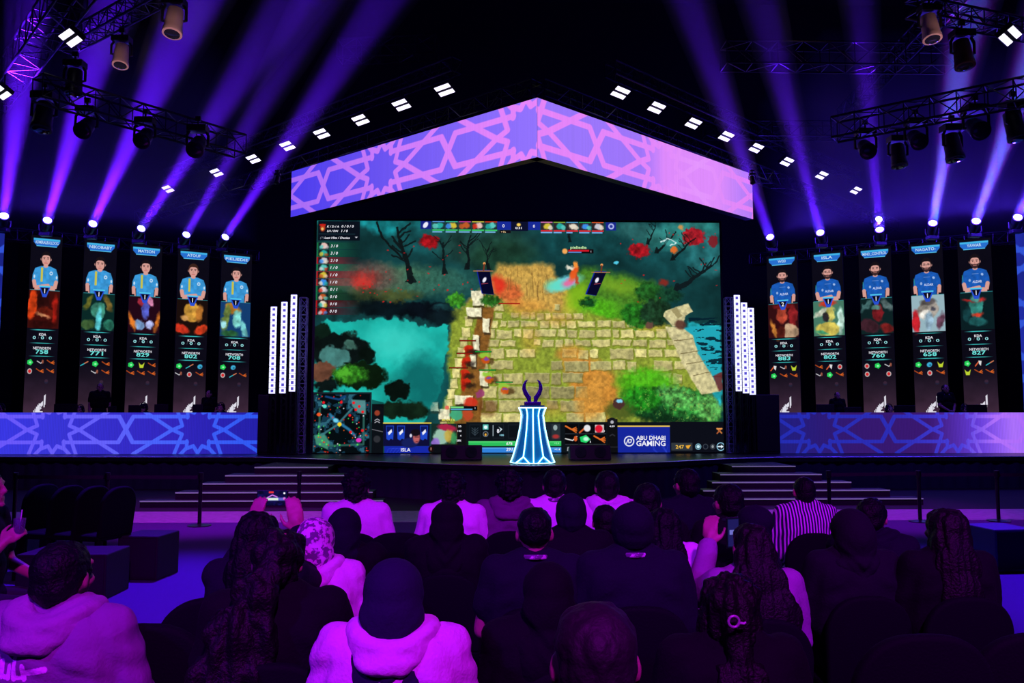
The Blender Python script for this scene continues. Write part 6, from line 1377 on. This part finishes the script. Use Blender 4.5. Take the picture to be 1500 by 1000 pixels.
# print on the back of the grey hoodie
def hoodie_print(root):
    o = [c for c in root.children if c.name.startswith('hoodie')][0]
    sd = o.modifiers.new('s', 'SUBSURF'); sd.levels = 2; sd.render_levels = 2
    dg = bpy.context.evaluated_depsgraph_get(); me = bpy.data.meshes.new_from_object(o.evaluated_get(dg)); o.modifiers.clear(); o.data = me
    n = len(me.vertices); co = np.empty(n*3, np.float32); me.vertices.foreach_get('co', co); co = co.reshape(-1, 3)
    c = Canvas(-.3, 0, .3, .3, 1000, (0, 0, 0)); w = (255, 255, 255)
    c.ell(-.165, .125, .052, .040, w); c.ell(-.165, .125, .030, .020, (0, 0, 0))
    for x, y0, y1 in ((-.095, .105, .150), (-.065, .118, .150), (-.045, .090, .152), (-.012, .112, .152)): c.line([(x, y0), (x, y1)], .017, w)
    c.line([(-.095, .148), (-.065, .150)], .015, w); c.line([(-.012, .135), (.055, .122)], .019, w); c.line([(-.045, .150), (-.012, .148)], .012, w)
    ix = np.clip(((co[:, 0]+.3)/.6*c.w).astype(int), 0, c.w-1); iy = np.clip(((1.055-co[:, 2])/.3*c.h).astype(int), 0, c.h-1)
    m = c.im[iy, ix, 0]*(co[:, 1] < 0)*(co[:, 2] < 1.05)*(co[:, 2] > .76)
    a = me.color_attributes.new('print', 'FLOAT_COLOR', 'POINT'); col = np.ones((n, 4), np.float32); lo = np.array((.22, .20, .26)); hi = np.array((.95, .70, .95))
    col[:, :3] = lo+(hi-lo)*m[:, None]; a.data.foreach_set('color', col.reshape(-1))
    mt = mat('printed_fleece', (.46, .42, .48), .9, bump=.3, bscale=90, spec=.2); nt = mt.node_tree; at_ = nt.nodes.new('ShaderNodeAttribute'); at_.attribute_name = 'print'
    nt.links.new(at_.outputs['Color'], nt.nodes['Principled BSDF'].inputs['Base Color']); me.materials.clear(); me.materials.append(mt); o.material_slots[0].link = 'OBJECT'; o.material_slots[0].material = mt
hoodie_print(hoodman)
# ------------------------------------------------------------------ light on the audience and the stage
def spot(name, loc, tgt, energy, color, deg, blend=.5, size=.2):
    l = bpy.data.lights.new(name, 'SPOT'); l.energy = energy; l.color = color; l.spot_size = math.radians(deg); l.spot_blend = blend; l.shadow_soft_size = size
    o = bpy.data.objects.new(name, l); COL.objects.link(o); o.location = loc
    o.rotation_euler = (Vector(loc)-Vector(tgt)).to_track_quat('Z', 'Y').to_euler(); return o
MAG = (.60, .006, 1.0); VIO = (.20, .006, 1.0); BLU = (.12, .006, 1.0)
spot('wash_lamp', (1.0, -3.0, 6.5), (-.1, 4.7, .9), 3200, MAG, 40, .35)
spot('wash_lamp', (-5.0, -2.0, 6.5), (-2.2, 3.0, .9), 1900, VIO, 40)
spot('wash_lamp', (5.5, -1.0, 6.5), (2.6, 5.0, .9), 1300, (.34, .006, 1.0), 40)
spot('wash_lamp', (-3.5, 10.5, 7.5), (-3.6, 7.6, 0), 7000, BLU, 44, .9)
spot('wash_lamp', (6.0, 10.5, 7.5), (5.6, 7.8, 0), 7000, BLU, 44, .9)
spot('wash_lamp', (-3.0, 11.0, 7.0), (-4.5, 13.8, 0), 3000, (.55, .004, 1), 44, .7)
spot('wash_lamp', (5.0, 11.0, 7.0), (6.2, 13.8, 0), 2400, (.5, .004, 1), 44, .7)
spot('wash_lamp', (1.0, 10.0, 8.0), (1.0, 17.0, .9), 500, (.5, .03, .9), 40, .9)
spot('wash_lamp', (-6.0, 12.0, 7.0), (-6.0, 18.0, .3), 700, (.35, .06, .9), 80, .9)
spot('wash_lamp', (8.0, 12.0, 7.0), (8.0, 18.0, .3), 800, (.15, .05, .9), 80, .9)
for px, py in ((172, 85), (252, 35), (1366, 45)):  # added fill spots, only there to brighten the pink-lit shells
    q = atz(px, py, 8.4); spot('fixture_fill', (q.x+.8, q.y-2.2, q.z-2.0), q-Vector((0, 0, .25)), 200, (1, .62, .62), 16, .5)
q = atz(1412, 80, 8.1); spot('fixture_fill', (q.x+1.2, q.y-2.2, q.z-2.0), q-Vector((0, 0, .25)), 40, (1, .5, .4), 14, .5)  # weaker added fill for the dark copper shell

tp = tr.location; spot('wash_lamp', (tp.x-2.5, tp.y-5, 5.5), (tp.x, tp.y, tp.z+.1), 260, (.45, .04, 1), 10, .6)  # narrow violet spot added to turn the trophy purple
